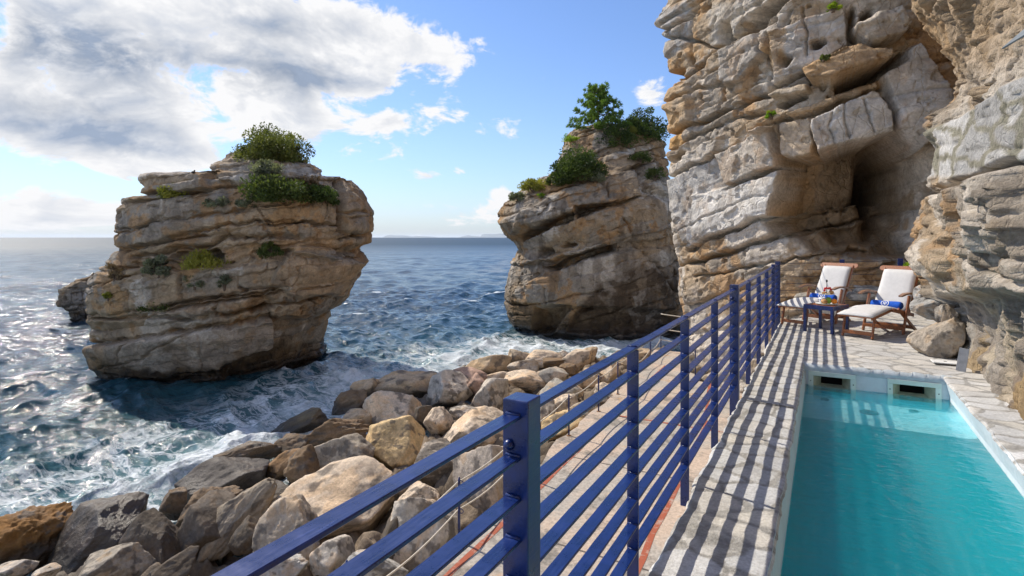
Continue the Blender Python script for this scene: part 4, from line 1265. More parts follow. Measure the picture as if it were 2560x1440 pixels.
rs = random.Random(3)
segs = [(-3.2, POSTS[1] - .04), (POSTS[1] + .04, POSTS[2] - .04), (POSTS[2] + .04, POSTS[3] - .03), (POSTS[3] + .03, END - .04)]
for a, b in segs:
    for z in RAILZ:
        flat(a, b, z, rs).build('rail', M_BLUE, rl, og, bevel=.002, seg=1)
for i, y in enumerate(POSTS[1:]):
    w = .080 if i < 2 else .055
    p = MB().box((RX + .006, y, .225), (w, w, 1.65)).build('post', M_BLUE, rl, og, bevel=.004)
    for z in (.925, .40):
        MB().tube([(RX - .012, y - w / 2 - k_, z) for k_ in (-.002, .004, .012, .018)], [.014, .016, .012, .005], 12).build('bolt', M_BLUE, p, og, smooth=True)
# thin flat uprights between the posts
for j in range(3):
    for q in range(1, 4):
        if j < 2: y = POSTS[1 + j] + (POSTS[2 + j] - POSTS[1 + j]) * q / 4
        else: continue
        MB().box((RX, y, .42), (.052, .012, 1.15)).build('upright', M_BLUE, rl, og, bevel=.002, seg=1)
# weld beads where rails meet the uprights
mb = MB()
for j in range(2):
    for q in range(1, 4):
        y = POSTS[1 + j] + (POSTS[2 + j] - POSTS[1 + j]) * q / 4
        for z in RAILZ:
            mb.tube([(RX - .022, y - .008, z + .006), (RX + .022, y - .008, z + .006)], .0045, 5)
for y in POSTS[1:]:
    for z in RAILZ: mb.tube([(RX - .022, y - .042, z + .006), (RX + .022, y - .042, z + .006)], .006, 5)
mb.build('weld_beads', M_BLUE, rl, og, smooth=True)['kind'] = 'stuff'

# ------------------------------------------------------------------ cable fence at the far end of the deck
FP = [(RX, END, .0), (.29, 12.62, 0), (1.30, 13.45, 0)]
og = (.2, 12.4, 0)
cf = thing('cable_fence', 'blue posted fence strung with thin dark cables behind the deck chairs', 'fence', og)
topz = [1.055, 1.07, 1.085]
for (x, y, z), tz in zip(FP, topz):
    p = MB().box((x, y, tz / 2 - .1), (.085, .085, tz + .2), Matrix.Rotation(.0, 3, 'Z')).build('post', M_BLUE, cf, og, bevel=.004)
M_CABLE = pbr('cable', (.03, .035, .06), .4, metal=.5)
for i in range(8):
    z = 1.02 - i * .125
    pts = []
    for a, b in ((0, 1), (1, 2)):
        for k in range(9):
            t = k / 8
            pts.append((FP[a][0] + (FP[b][0] - FP[a][0]) * t, FP[a][1] + (FP[b][1] - FP[a][1]) * t, z + .015 * (a + t) - .012 * math.sin(math.pi * t)))
    MB().tube(pts, .0045, 6).build('cable', M_CABLE, cf, og, smooth=True)

# ------------------------------------------------------------------ stanchions and ropes of the lower terrace
STX = [(-3.95, 1.9), (-4.10, 4.1), (-4.22, 6.23), (-4.40, 8.4), (-4.52, 10.6), (-4.55, 12.4), (-4.62, 14.0), (-4.74, 15.9), (-4.87, 18.0)]
STH = .84
slab = ['with an open hook on top, nearest the blue post', 'second along the terrace rope, by the pale slab', 'third along the rope line by the pale slab', 'standing before the large cream boulder', 'behind the second uprights of the railing',
        'thin and pointed, by the grey boulders', 'thin, in line with the red cross line', 'beside the rust stain', 'last before the terrace end']


def stanchion(x, y, label, h=STH, hook=True):
    t = thing('stanchion', label, 'stanchion', (x, y, LOW), 'blue rope stanchions of the lower terrace')
    MB().tube([(0, 0, 0), (0, 0, h * .95), (0, 0, h)], [.017, .017, .008], 10).build('pole', M_BLUE, t, smooth=True)
    MB().lathe([(.05, .0), (.05, .006), (.018, .008)], n=14).build('foot_plate', pbr('rust', (.22, .11, .05), .9), t)
    for z in (.40, h - .07):
        pts = [(.0 + .045 * math.sin(a) + .02, 0, z + .03 * math.cos(a)) for a in np.linspace(-.4, 4.4, 10)]
        MB().tube(pts, .006, 6).build('hook', M_BLUE, t, smooth=True)
    return t


for (x, y), lab in zip(STX, slab): stanchion(x, y, 'blue rope stanchion ' + lab)
E1, E2 = (-5.05, 20.05), (-3.75, 19.9)
stanchion(E1[0], E1[1], 'blue rope stanchion at the far seaward corner of the terrace')
stanchion(E2[0], E2[1], 'blue rope stanchion at the far inner corner, with an orange strap')
stanchion(-3.2, 16.55, 'blue rope stanchion at the brink of the dark gap', 1.0)


def rope(name, label, P, sag, r=.011):
    m = MB(); pts = []
    for a, b in zip(P[:-1], P[1:]):
        L = math.dist(a, b)
        for k in range(10):
            t = k / 10
            pts.append((a[0] + (b[0] - a[0]) * t, a[1] + (b[1] - a[1]) * t, a[2] + (b[2] - a[2]) * t - sag * L * math.sin(math.pi * t)))
    pts.append(P[-1])
    o = m.tube(pts, r, 8).build(name, M_ROPE, smooth=True)
    tag(o, label, 'rope')


rope('rope', 'upper pale rope strung through the stanchions along the boulders', [(x - .02, y, LOW + STH - .07) for x, y in STX + [E1]], .035)
rope('rope', 'lower pale rope strung through the stanchions along the boulders', [(x - .02, y, LOW + .40) for x, y in STX + [E1]], .045)
for i, z in enumerate((1.30, .78, .40)):
    rope('rope', ('top', 'middle', 'lowest')[i] + ' white rope closing the far end of the terrace', [(E1[0], E1[1], LOW + z), (E2[0], E2[1], LOW + z - .05), ] + ([(-3.7, 19.8, LOW + .7)] if i == 0 else []), .01, .016)
rope('rope', 'white rope across the dark gap beside the terrace', [(-3.2, 16.55, LOW + .95), (-1.6, 15.9, LOW + .85)], .02, .014)
m = MB().bar((E2[0] + .02, E2[1] - .03, LOW + .85), (E2[0] + .06, E2[1] - .05, LOW + .35), .10, .02, (1, 0, 0))
o = m.build('strap', pbr('orange_webbing', (.75, .16, .05), .7)); tag(o, 'orange strap hanging from the stanchion at the far inner corner', 'strap')

# ------------------------------------------------------------------ breakwater boulders
def boulder_mesh(seed, sub, flat_n, hw, hd, hh, ang, tone, gr, wetv, rug):
    import bmesh
    bm = bmesh.new()
    bmesh.ops.create_icosphere(bm, subdivisions=sub, radius=1.0)
    V = np.array([v.co[:] for v in bm.verts])
    Fc = np.array([[v.index for v in f.verts] for f in bm.faces])
    bm.free()
    r_ = np.random.RandomState(seed)
    # cut a ball by random planes, then soften
    n = r_.normal(size=(flat_n, 3)); n /= np.linalg.norm(n, axis=1)[:, None]
    flat_n = int(flat_n * 1.7)
    n = r_.normal(size=(flat_n, 3)); n /= np.linalg.norm(n, axis=1)[:, None]
    dd = r_.uniform(.58, .88, flat_n)
    dot = V @ n.T
    rad = np.where(dot > .05, dd / np.maximum(dot, .05), 9.0)
    k = 42.0
    rad = -np.log(np.exp(-k * np.minimum(rad, 1.3)).sum(1) + math.exp(-k * 1.12)) / k
    rad = np.clip(rad, .45, 1.15)
    P = V * rad[:, None]
    o3 = r_.uniform(0, 50, 3)
    q = P + o3
    nz = fbm(q[:, 0] * 1.6, q[:, 1] * 1.6, q[:, 2] * 1.6, 4, seed, .5) * .055
    lay = q @ (lambda v: v / np.linalg.norm(v))(r_.normal(size=3))
    nz = nz + rug * (.05 * np.sin(lay * 13 + 3 * fbm(q[:, 0], q[:, 1], q[:, 2], 2, seed + 4)) + .10 * ridged(q[:, 0] * 3.5, q[:, 1] * 3.5, q[:, 2] * 3.5, 3, seed + 5))
    nz = nz + .03 * facet(q[:, 0] * 2.6 + q[:, 2] * 1.3, q[:, 1] * 2.6 - q[:, 2] * 1.1, seed)
    P = P * (1 + nz)[:, None]
    mx = np.abs(P).max(0)
    P = P / mx
    P = P * np.array((hw, hd, hh))
    # lean in the picture plane (x right, z up)
    c, s = math.cos(ang), math.sin(ang)
    x, z = P[:, 0] * c - P[:, 2] * s, P[:, 0] * s + P[:, 2] * c
    P = np.stack([x, P[:, 1], z], -1)
    n4 = fbm(q[:, 0] * 1.1, q[:, 1] * 1.1, q[:, 2] * 1.1, 4, seed + 50); n5 = fbm(q[:, 0] * 4, q[:, 1] * 4, q[:, 2] * 4, 4, seed + 60)
    C = np.array(tone)[None] * (1 + .35 * n4 + .25 * n5)[:, None]
    o_ = (sstep(.1, .4, n4 + .4 * n5) * .45)[:, None]
    C = C * (1 - o_) + np.array((.42, .26, .12)) * np.mean(tone) / .4 * o_
    L = (sstep(.02, .22, fbm(q[:, 0] * 2.3, q[:, 1] * 2.3, q[:, 2] * 2.3, 5, seed + 70) + gr * .8 - .30) * .75)[:, None]
    C = C * (1 - L) + np.array((.135, .12, .105)) * L
    return P, Fc, np.clip(C, .01, .8), np.clip(wetv + wetv * n4 * 1.2, 0, 1)


CRM, YEL, GRY, TAN_, BRN, DRK, PNK, ORG, WHT = (.68, .55, .41), (.68, .50, .27), (.60, .53, .44), (.58, .44, .29), (.26, .18, .11), (.15, .12, .09), (.54, .36, .27), (.30, .155, .05), (.50, .475, .43)
# centre px, py, width, height, lean (deg), tone, lichen 0..1, wet, facets, ruggedness, label
BL = [
    (912, 981, 76, 58, 20, TAN_, .15, 0, 9, .3, 'tan pointed boulder at the water, left end of the upper boulder row'),
    (1018, 972, 152, 82, 6, TAN_, .12, 0, 9, .3, 'broad tan flat-topped boulder between the water and the cream blocks'),
    (1123, 982, 106, 92, 0, GRY, .05, 0, 8, .15, 'large pale grey faceted boulder in front of the pink ones'),
    (1165, 946, 100, 48, 0, PNK, .05, 0, 8, .2, 'low pink boulder behind the pale grey faceted boulder'),
    (1198, 967, 54, 62, 0, PNK, .05, 0, 9, .2, 'upright pinkish boulder wedged between two grey boulders'),
    (1232, 992, 98, 94, 0, GRY, .08, 0, 9, .15, 'smooth grey boulder just left of the nearest blue post top'),
    (868, 1016, 98, 62, 18, BRN, .1, .1, 9, .7, 'rough orange-brown boulder above the wave-washed wedge'),
    (990, 1036, 146, 92, -4, CRM, .04, 0, 9, .25, 'big cream blocky boulder sitting on top of the yellowish one'),
    (984, 1114, 140, 118, 0, YEL, .02, 0, 8, .2, 'yellowish cream boulder with flat facets above the top rail'),
    (900, 1046, 90, 56, 10, TAN_, .2, 0, 10, .4, 'tan ridged boulder left of the big cream block'),
    (834, 1090, 162, 70, 8, BRN, .05, .15, 9, .9, 'long brown ridged boulder in the middle of the pile'),
    (748, 1060, 160, 62, 24, (.24, .19, .115), .1, .35, 7, .4, 'olive brown wedge boulder jutting into the foam'),
    (730, 1108, 92, 58, 18, BRN, .25, .35, 8, .5, 'small dark brown block below the olive wedge'),
    (609, 1139, 156, 58, 6, BRN, .2, .5, 8, .4, 'flat dark brown boulder at the foam edge'),
    (716, 1160, 104, 48, 34, (.33, .20, .10), .1, .2, 8, .5, 'slanting orange-brown slab boulder among the dark ones'),
    (757, 1170, 86, 100, -14, BRN, .25, .1, 9, .6, 'upright brown boulder left of the large wedge'),
    (857, 1148, 165, 122, -10, (.45, .385, .30), .30, 0, 7, .25, 'large wedge boulder with a grey lichen face, left of the yellowish one'),
    (1096, 1050, 68, 78, 0, CRM, .08, 0, 8, .2, 'cream angular boulder under the pale grey faceted one'),
    (1168, 1031, 78, 40, 0, GRY, .55, 0, 9, .3, 'grey lichened flat boulder between the cream and the smooth grey ones'),
    (1065, 1038, 52, 66, 0, DRK, .4, 0, 8, .3, 'dark boulder in the gap right of the cream block'),
    (1195, 1090, 185, 110, 10, CRM, .08, 0, 8, .25, 'large cream boulder crossed by the top rail left of the post'),
    (1222, 1205, 165, 190, 0, (.50, .425, .35), .04, 0, 8, .2, 'huge smooth cream boulder beside the terrace rope'),
    (1095, 1162, 128, 94, 0, (.42, .36, .29), .60, 0, 9, .3, 'cream boulder blotched with dark lichen below the top rail'),
    (843, 1272, 300, 170, 16, CRM, .02, 0, 7, .2, 'huge cream slab boulder with a dark brown underside, crossed by the top rail'),
    (728, 1350, 158, 180, 0, (.50, .415, .32), .12, 0, 9, .35, 'rounded cream boulder below the huge cream slab, behind the top rail'),
    (1048, 1245, 124, 96, 12, CRM, .10, 0, 9, .4, 'lumpy cream boulder right of the huge slab'),
    (1065, 1335, 158, 175, 0, GRY, .38, 0, 9, .3, 'speckled grey boulder beside the nearest visible stanchion'),
    (832, 1392, 98, 90, 0, GRY, .30, 0, 9, .2, 'round grey boulder under the dark side of the huge slab'),
    (925, 1425, 170, 90, -8, WHT, .30, 0, 9, .35, 'grey and cream boulder at the bottom edge, in line with the second rail'),
    (672, 1432, 165, 84, 0, WHT, .12, 0, 9, .5, 'whitish flaky boulder at the bottom edge, below the top rail'),
    (998, 1222, 68, 76, 0, (.38, .32, .25), .62, 0, 9, .3, 'small boulder dark with lichen between slab and lumpy boulder'),
    (78, 1352, 190, 140, 4, ORG, .12, .25, 8, .9, 'big rusty orange boulder at the left edge'),
    (38, 1424, 100, 52, 0, GRY, .15, 0, 8, .3, 'grey boulder in the bottom left corner'),
    (108, 1432, 64, 34, 0, GRY, .15, .1, 8, .3, 'small grey boulder right of the bottom left corner'),
    (252, 1342, 240, 160, 34, DRK, .15, .75, 7, .25, 'big wet dark slab boulder leaning at the foam'),
    (388, 1362, 150, 172, -10, DRK, .1, .45, 8, .25, 'tall dark rounded boulder right of the wet slab'),
    (290, 1412, 156, 100, 16, (.40, .35, .28), .30, 0, 8, .4, 'pale pointed boulder in front of the dark wet pair'),
    (438, 1254, 62, 66, 0, BRN, .3, .4, 9, .4, 'small brown boulder at the foam, above the dark pair'),
    (562, 1202, 210, 100, 12, (.17, .15, .13), .2, .6, 8, .3, 'glossy dark grey boulder at the foam edge'),
    (520, 1264, 168, 80, 36, BRN, .15, .3, 8, .7, 'reddish brown ridge boulder under the glossy grey one'),
    (528, 1318, 160, 185, -20, (.185, .15, .115), .1, .25, 8, .2, 'large smooth grey-brown boulder behind the long leaning one'),
    (572, 1316, 250, 82, 44, (.37, .31, .235), .18, 0, 8, .4, 'long thin boulder leaning diagonally, pale on its upper edge'),
    (668, 1244, 122, 90, 0, (.20, .175, .145), .3, .1, 8, .3, 'dark grey boulder between long leaning boulder and huge slab'),
    (432, 1425, 120, 56, 20, DRK, .2, .2, 8, .3, 'dark flat boulder at the bottom edge, by the end of the top rail'),
    (620, 1345, 80, 90, 0, DRK, .1, .1, 8, .3, 'dark boulder in the gap beside the rounded cream one'),
    (1220, 918, 112, 56, 0, TAN_, .10, 0, 8, .3, 'tan boulder by the water, right of the pink boulders'),
    (1298, 898, 66, 56, 12, (.45, .37, .275), .15, 0, 8, .2, 'tan pointed boulder at the water, its tip against the waves'),
    (1316, 923, 84, 42, 8, (.50, .435, .35), .12, 0, 9, .2, 'oval cream boulder in front of the tan pointed one'),
    (1350, 900, 108, 42, 0, CRM, .06, 0, 9, .3, 'cream boulder behind the oval one, close to the waves'),
    (1388, 908, 58, 28, 0, BRN, .15, 0, 9, .3, 'small brownish boulder right of the oval cream one'),
    (1445, 900, 76, 48, 0, CRM, .1, 0, 9, .3, 'cream boulder above the first clear bay of the railing'),
    (1476, 888, 38, 40, -20, TAN_, .15, 0, 8, .2, 'sharp little tan boulder peaking over the top rail'),
    (1408, 885, 26, 24, 0, GRY, .1, 0, 8, .2, 'tiny grey boulder at the waves'),
    (1378, 942, 102, 52, 0, (.51, .46, .385), .06, 0, 8, .2, 'wide pale boulder just above the top rail'),
    (1424, 926, 52, 30, 0, BRN, .3, 0, 9, .4, 'rough brown boulder touching the top rail'),
    (1246, 945, 72, 36, 0, CRM, .08, 0, 9, .2, 'flattish cream boulder behind the post top'),
    (1316, 952, 98, 44, -6, CRM, .05, 0, 8, .2, 'cream boulder right above the nearest blue post'),
    (1398, 990, 94, 74, 0, (.46, .42, .35), .12, 0, 9, .2, 'big greyish cream boulder between the first and second rails'),
    (1470, 954, 56, 36, 0, CRM, .1, 0, 9, .2, 'cream boulder between first and second rails, farther along'),
    (1440, 976, 38, 32, 0, CRM, .1, 0, 9, .2, 'small cream boulder beside the big greyish one'),
    (1528, 928, 58, 56, 0, CRM, .06, 0, 9, .3, 'cream boulder just left of the first thin upright'),
    (1560, 905, 60, 24, 0, TAN_, .1, 0, 9, .2, 'low tan boulder beyond the first thin upright'),
    (1455, 1032, 70, 58, 0, (.45, .38, .29), .18, 0, 8, .2, 'angular tan boulder hard against the terrace ropes'),
    (1522, 985, 66, 44, 0, CRM, .1, 0, 9, .3, 'cream boulder at the terrace edge among the stanchions'),
    (1412, 1064, 104, 66, 8, YEL, .1, 0, 8, .3, 'yellow-stained cream boulder at the terrace edge right of the post'),
    (1408, 1008, 70, 46, 0, CRM, .12, 0, 9, .3, 'cream boulder above the yellow-stained one'),
    (1484, 935, 46, 28, 0, TAN_, .2, 0, 9, .3, 'tan boulder seen under the top rail, by the waves'),
    (1600, 886, 50, 26, 0, TAN_, .2, 0, 8, .3, 'last low boulder beside the rope, toward the channel'),
    (1150, 1115, 70, 60, 0, DRK, .4, 0, 9, .3, 'dark boulder in the shadow between lichened and huge smooth ones'),
    (1350, 1045, 70, 80, 0, (.48, .41, .33), .15, 0, 9, .3, 'cream boulder half hidden behind the nearest post'),
    (985, 1345, 80, 110, 0, DRK, .2, 0, 9, .2, 'dark boulder in the hollow below the lumpy one'),
    (1150, 1400, 110, 110, 0, GRY, .3, 0, 9, .3, 'grey boulder against the terrace edge at the bottom rails'),
]


def pile_z(X, Y):
    xt = float(np.interp(Y, [-4, 6.2, 10.6, 14, 18, 24], [-4.0, -4.2, -4.55, -4.65, -5.0, -5.2]))
    t = min(max((xt - X) / 8.5, 0), 1)
    return (LOW - .25) * (1 - t) + (SEA + .15) * t


for i, (bx, by, bw, bh, lean, tone, gr, wetv, fl, rug, lab) in enumerate(BL):
    # march the view ray down to the pile
    lo, hi = 2.0, 60.0
    for _ in range(40):
        md = (lo + hi) / 2
        x, y, z = atF(bx, by, md)
        if z > pile_z(x, y): lo = md
        else: hi = md
    F_ = lo
    s = F_ / FPX
    hw, hh = bw / 2 * s * 1.16, bh / 2 * s * 1.22
    a = math.radians(lean)
    hd = max(hh * .9, min(hw, hh * 1.5) * .85)
    big = bw * bh > 9000
    P, Fc, C, wv = boulder_mesh(100 + i * 7, 6 if big else 5, fl, hw, hd, hh, a, tone, gr, wetv, rug)
    X, Y, Z = atF(bx, by, F_ + hd * .35)
    dirx = Vector((X, Y, 0)).normalized()
    rgt_ = Vector((dirx.y, -dirx.x, 0))
    W_ = np.stack([P[:, 0] * rgt_.x + P[:, 1] * dirx.x, P[:, 0] * rgt_.y + P[:, 1] * dirx.y, P[:, 2]], -1)
    zz_ = W_[:, 2] + Z
    tw = sstep(.45, .05, zz_ - SEA)[:, None] * .8
    C = C * (1 - tw) + np.array((.04, .035, .028)) * tw
    wv = np.maximum(wv, tw[:, 0])
    me = raw_mesh('boulder', W_, Fc, True, 3)
    add_col(me, C); add_f(me, 'wet', wv)
    o = obj_from('boulder', me, M_BOULDER, loc=(X, Y, Z))
    tag(o, lab, 'boulder', 'breakwater boulders')
# ------------------------------------------------------------------ deck chairs: local x = towards the feet, y = left, z up
def chair_dir(ang):
    return ang


def cam_dir(dR, dF):
    x, y = dR * CS - dF * SN, dR * SN + dF * CS
    return math.atan2(y, x)


def slab(mb, pts, w, t, n=6, puff=0.0):
    """upholstered strip following side-view points (x, z); w wide, t thick, rounded"""
    P = [Vector((p[0], 0, p[1])) for p in pts]
    ny = 7
    top = []; bot = []
    for i, p in enumerate(P):
        d = (P[min(i + 1, len(P) - 1)] - P[max(i - 1, 0)]).normalized()
        nn = Vector((-d.z, 0, d.x))
        if nn.z < 0: nn = -nn
        for j in range(ny):
            y = -w / 2 + w * j / (ny - 1)
            e = 1 - (abs(2 * j / (ny - 1) - 1) ** 4) * .6
            ee = 1 if 0 < i < len(P) - 1 else .5
            top.append(p + nn * (t * e * ee + puff) + Vector((0, y, 0)))
            bot.append(p + Vector((0, y, 0)))
    m = len(P)
    vs = top + bot
    o = m * ny
    fs = []
    for i in range(m - 1):
        for j in range(ny - 1):
            a = i * ny + j
            fs += [(a, a + 1, a + ny + 1, a + ny), (o + a, o + a + ny, o + a + ny + 1, o + a + 1)]
        fs += [(i * ny, (i + 1) * ny, o + (i + 1) * ny, o + i * ny), (i * ny + ny - 1, o + i * ny + ny - 1, o + (i + 1) * ny + ny - 1, (i + 1) * ny + ny - 1)]
    for j in range(ny - 1):
        fs += [(j, o + j, o + j + 1, j + 1), ((m - 1) * ny + j, (m - 1) * ny + j + 1, o + (m - 1) * ny + j + 1, o + (m - 1) * ny + j)]
    return mb.add(vs, fs)


def lerp_pts(a, b, n): return [(a[0] + (b[0] - a[0]) * i / n, a[1] + (b[1] - a[1]) * i / n) for i in range(n + 1)]


SEATF, SEATB, BACKT = (.36, .395), (-.20, .30), (-.60, .985)
FOOTE = (.98, .315)


def make_chair(name, label):
    t = thing(name, label, 'deck chair', group='teak deck chairs')
    W = .52
    for s in (-1, 1):
        y = s * W / 2
        # seat side rail, back side rail, footrest side rail
        MB().bar((SEATF[0] + .02, y, SEATF[1]), (SEATB[0] - .14, y, SEATB[1] - .03), .022, .055, (0, 1, 0)).build('seat_rail', M_WOOD, t, bevel=.006)
        MB().bar((SEATB[0] + .02, y * .96, SEATB[1] - .03), (BACKT[0], y * .96, BACKT[1]), .022, .05, (0, 1, 0)).build('back_rail', M_WOOD, t, bevel=.006)
        MB().bar((SEATF[0], y * .88, SEATF[1] - .005), (FOOTE[0], y * .88, FOOTE[1] - .01), .022, .045, (0, 1, 0)).build('foot_rail', M_WOOD, t, bevel=.006)
        # crossing legs
        MB().bar((-.12, y * 1.10, .585), (.10, y * 1.10, 0.0), .025, .06, (0, 1, 0)).build('leg', M_WOOD, t, bevel=.006)
        MB().bar((.20, y * 1.0, .40), (-.46, y * 1.0, 0.0), .025, .05, (0, 1, 0)).build('leg', M_WOOD, t, bevel=.006)
        MB().bar((.84, y * .80, .315), (.92, y * .80, 0.0), .024, .046, (0, 1, 0)).build('foot_leg', M_WOOD, t, bevel=.006)
        # curved arm rest
        am = MB()
        A = [(-.43, .545), (-.30, .60), (-.12, .628), (.06, .625), (.20, .600)]
        for i in range(len(A) - 1):
            pass
        ring = []
        for i, (ax, az_) in enumerate(A):
            wd = (.022, .030, .036, .036, .030)[i]
            for dy, dz in ((-wd, -.014), (wd, -.014), (wd, .014), (-wd, .014)):
                ring.append((ax, y * 1.12 + dy, az_ + dz))
        fs = [(3, 2, 1, 0), (16, 17, 18, 19)]
        for i in range(4):
            for k in range(4): fs.append((4 * i + k, 4 * i + (k + 1) % 4, 4 * i + 4 + (k + 1) % 4, 4 * i + 4 + k))
        am.add(ring, fs).build('armrest', M_WOOD2, t, bevel=.006)
    for (x, z, w_, nm) in ((.085, .09, W * 1.08, 'stretcher'), (-.36, .07, W, 'stretcher'), (.905, .075, W * .80, 'stretcher')):
        MB().box((x, 0, z), (.024, w_, .055)).build(nm, M_WOOD, t, bevel=.005)
    # slats under the cushions
    sl = MB()
    for i in range(9):
        u = i / 8
        sl.box((SEATF[0] + (SEATB[0] - SEATF[0]) * u, 0, SEATF[1] + (SEATB[1] - SEATF[1]) * u + .012), (.045, W - .03, .012), Matrix.Rotation(.17, 3, 'Y'))
    for i in range(9):
        u = i / 8
        sl.box((SEATF[0] + .06 + (FOOTE[0] - SEATF[0] - .06) * u, 0, SEATF[1] + (FOOTE[1] - SEATF[1]) * u + .006), (.045, W * .86, .012), Matrix.Rotation(.13, 3, 'Y'))
    sl.build('slat', M_WOOD, t, bevel=.003)
    # rounded head board
    pts = []
    hw, hh = .335, .048
    for k in range(9):
        a = -math.pi / 2 + math.pi * k / 8; pts.append((hw - hh + hh * math.cos(a), hh * math.sin(a)))
    for k in range(9):
        a = math.pi / 2 + math.pi * k / 8; pts.append((-hw + hh + hh * math.cos(a), hh * math.sin(a)))
    th = math.atan2(BACKT[1] - SEATB[1], BACKT[0] - SEATB[0])          # back rail direction in xz
    ux = Vector((math.cos(th), 0, math.sin(th)))
    M = Matrix(((0, ux.x, ux.z, BACKT[0] - .012), (1, 0, 0, 0), (0, ux.z, -ux.x, BACKT[1] - .01), (0, 0, 0, 1)))
    MB().prism(pts, .024, M).build('headboard', M_WOOD, t, bevel=.006)
    # cushions
    MB_ = slab(MB(), lerp_pts((SEATF[0] + .02, SEATF[1] + .02), (FOOTE[0] + .02, FOOTE[1] + .014), 6), W * .96, .042)
    MB_.build('foot_cushion', M_CUSH, t, smooth=True, bevel=0)
    slab(MB(), lerp_pts((SEATF[0] + .02, SEATF[1] + .02), (SEATB[0], SEATB[1] + .02), 6), W * .90, .045).build('seat_cushion', M_CUSH, t, smooth=True)
    b0 = Vector((SEATB[0] + .02, SEATB[1])); b1 = Vector((BACKT[0] + .035, BACKT[1] - .035))
    bp = MB(); rows = 10
    vs = []; fs = []
    nrm = Vector((ux.z, 0, -ux.x))
    if nrm.x < 0: nrm = -nrm
    for i in range(rows + 1):
        u = i / rows
        p = Vector((b0.x + (b1.x - b0.x) * u, 0, b0.y + (b1.y - b0.y) * u))
        w_ = W * (.98 - .06 * u)
        if u > .86: w_ = w_ - .0 * (u - .86)
        for j in range(9):
            v = -1 + 2 * j / 8
            th_ = .05 * (1 - abs(v) ** 6 * .45) * (1 if 0 < i < rows else .6) + .006 * math.sin(u * 9 + v)
            vs.append(p + nrm * (.012 + th_) + Vector((0, v * w_ / 2, 0)))
        for j in range(9):
            v = -1 + 2 * j / 8
            vs.append(p + nrm * .012 + Vector((0, v * w_ / 2, 0)))
    for i in range(rows):
        for j in range(8):
            a = i * 18 + j
            fs += [(a, a + 1, a + 19, a + 18), (a + 9, a + 27, a + 28, a + 10)]
        a = i * 18
        fs += [(a, a + 18, a + 27, a + 9), (a + 8, a + 17, a + 35, a + 26)]
    a = rows * 18
    for j in range(8): fs += [(j, j + 9, j + 10, j + 1), (a + j, a + j + 1, a + j + 10, a + j + 9)]
    bp.add(vs, fs).build('back_cushion', M_CUSH, t, smooth=True)
    return t


def dup(root, loc, rotz, label):
    r = root.copy(); COL.objects.link(r)
    r.location = loc; r.rotation_euler = (0, 0, rotz); r['label'] = label
    for ch in list(root.children):
        c = ch.copy(); COL.objects.link(c); c.parent = r
    return r


FACE = cam_dir(-.83, -.56)
ch = make_chair('deck_chair', 'teak deck chair with white cushion standing beside the rock wall, right of the blue table')


def place_by_foot(R_, F_):
    """put a chair so that its footrest legs stand at (R, F)"""
    x, y, _ = cam2w(R_, F_, 0)
    return (x - math.cos(FACE) * .92, y - math.sin(FACE) * .92, .0)


ch.location = place_by_foot(5.155, 8.50); ch.rotation_euler = (0, 0, FACE)
ch2 = dup(ch, place_by_foot(4.76, 9.62), FACE, 'teak deck chair with white cushion behind the blue table, rail shadows falling on its footrest')

M_TOWEL = pbr('blue_towel', (.012, .10, .52), .95, var=.12, vscale=30, bump=.6, bscale=90)
M_EMB = pbr('white_print', (.72, .75, .82), .9)


def towel(chair, label, flip):
    c = Matrix.Translation(chair.location) @ Matrix.Rotation(FACE, 4, 'Z')
    loc = c @ Vector((-.045, 0, .375))
    t = thing('rolled_towel', label, 'towel', loc, 'blue rolled towels on the chairs', FACE)
    m = MB()
    n = 18; k = 14
    vs = []; fs = []
    for i in range(n + 1):
        y = -.215 + .43 * i / n
        for j in range(k):
            a = 2 * math.pi * j / k
            e = .88 if i in (0, n) else 1
            r = (.058 + .004 * math.sin(3 * a + y * 20)) * e
            vs.append((r * 1.15 * math.cos(a), y, .055 + r * math.sin(a)))
    for i in range(n):
        for j in range(k): fs.append((i * k + j, i * k + (j + 1) % k, (i + 1) * k + (j + 1) % k, (i + 1) * k + j))
    fs += [tuple(range(k - 1, -1, -1)), tuple(n * k + j for j in range(k))]
    m.add(vs, fs).build('roll', M_TOWEL, t, smooth=True)
    # round white crest wrapped on the front of the roll
    e = MB()
    R0 = .070

    def on(u, v):
        a = .45 + v / .064
        return (R0 * math.cos(a) * 1.06, u, .055 + R0 * math.sin(a) * .94)
    NN = 40
    for ri, ro in ((.040, .050),):
        vs = []; fs = []
        for q in range(NN):
            a = 2 * math.pi * q / NN
            vs += [on(ri * math.cos(a) * 1.15, ri * math.sin(a)), on(ro * math.cos(a) * 1.15, ro * math.sin(a))]
        for q in range(NN):
            q2 = (q + 1) % NN; fs.append((2 * q, 2 * q + 1, 2 * q2 + 1, 2 * q2))
        e.add(vs, fs)
    for cx, cy, rr in ((0, -.012, .014), (-.017, .010, .009), (.017, .010, .009), (0, .020, .007), (-.022, -.010, .006), (.022, -.010, .006)):
        vs = [on(cx, cy)] + [on(cx + rr * math.cos(2 * math.pi * q / 12), cy + rr * (1 + .25 * math.cos(6 * math.pi * q / 12)) * math.sin(2 * math.pi * q / 12)) for q in range(12)]
        e.add(vs, [(0, 1 + q, 1 + (q + 1) % 12) for q in range(12)])
    e.build('crest', M_EMB, t)
    return t


towel(ch, 'blue rolled towel with a round white crest lying on the chair beside the rock wall', 0)
towel(ch2, 'blue rolled towel lying on the chair behind the table, partly hidden by the cake stand', 1)

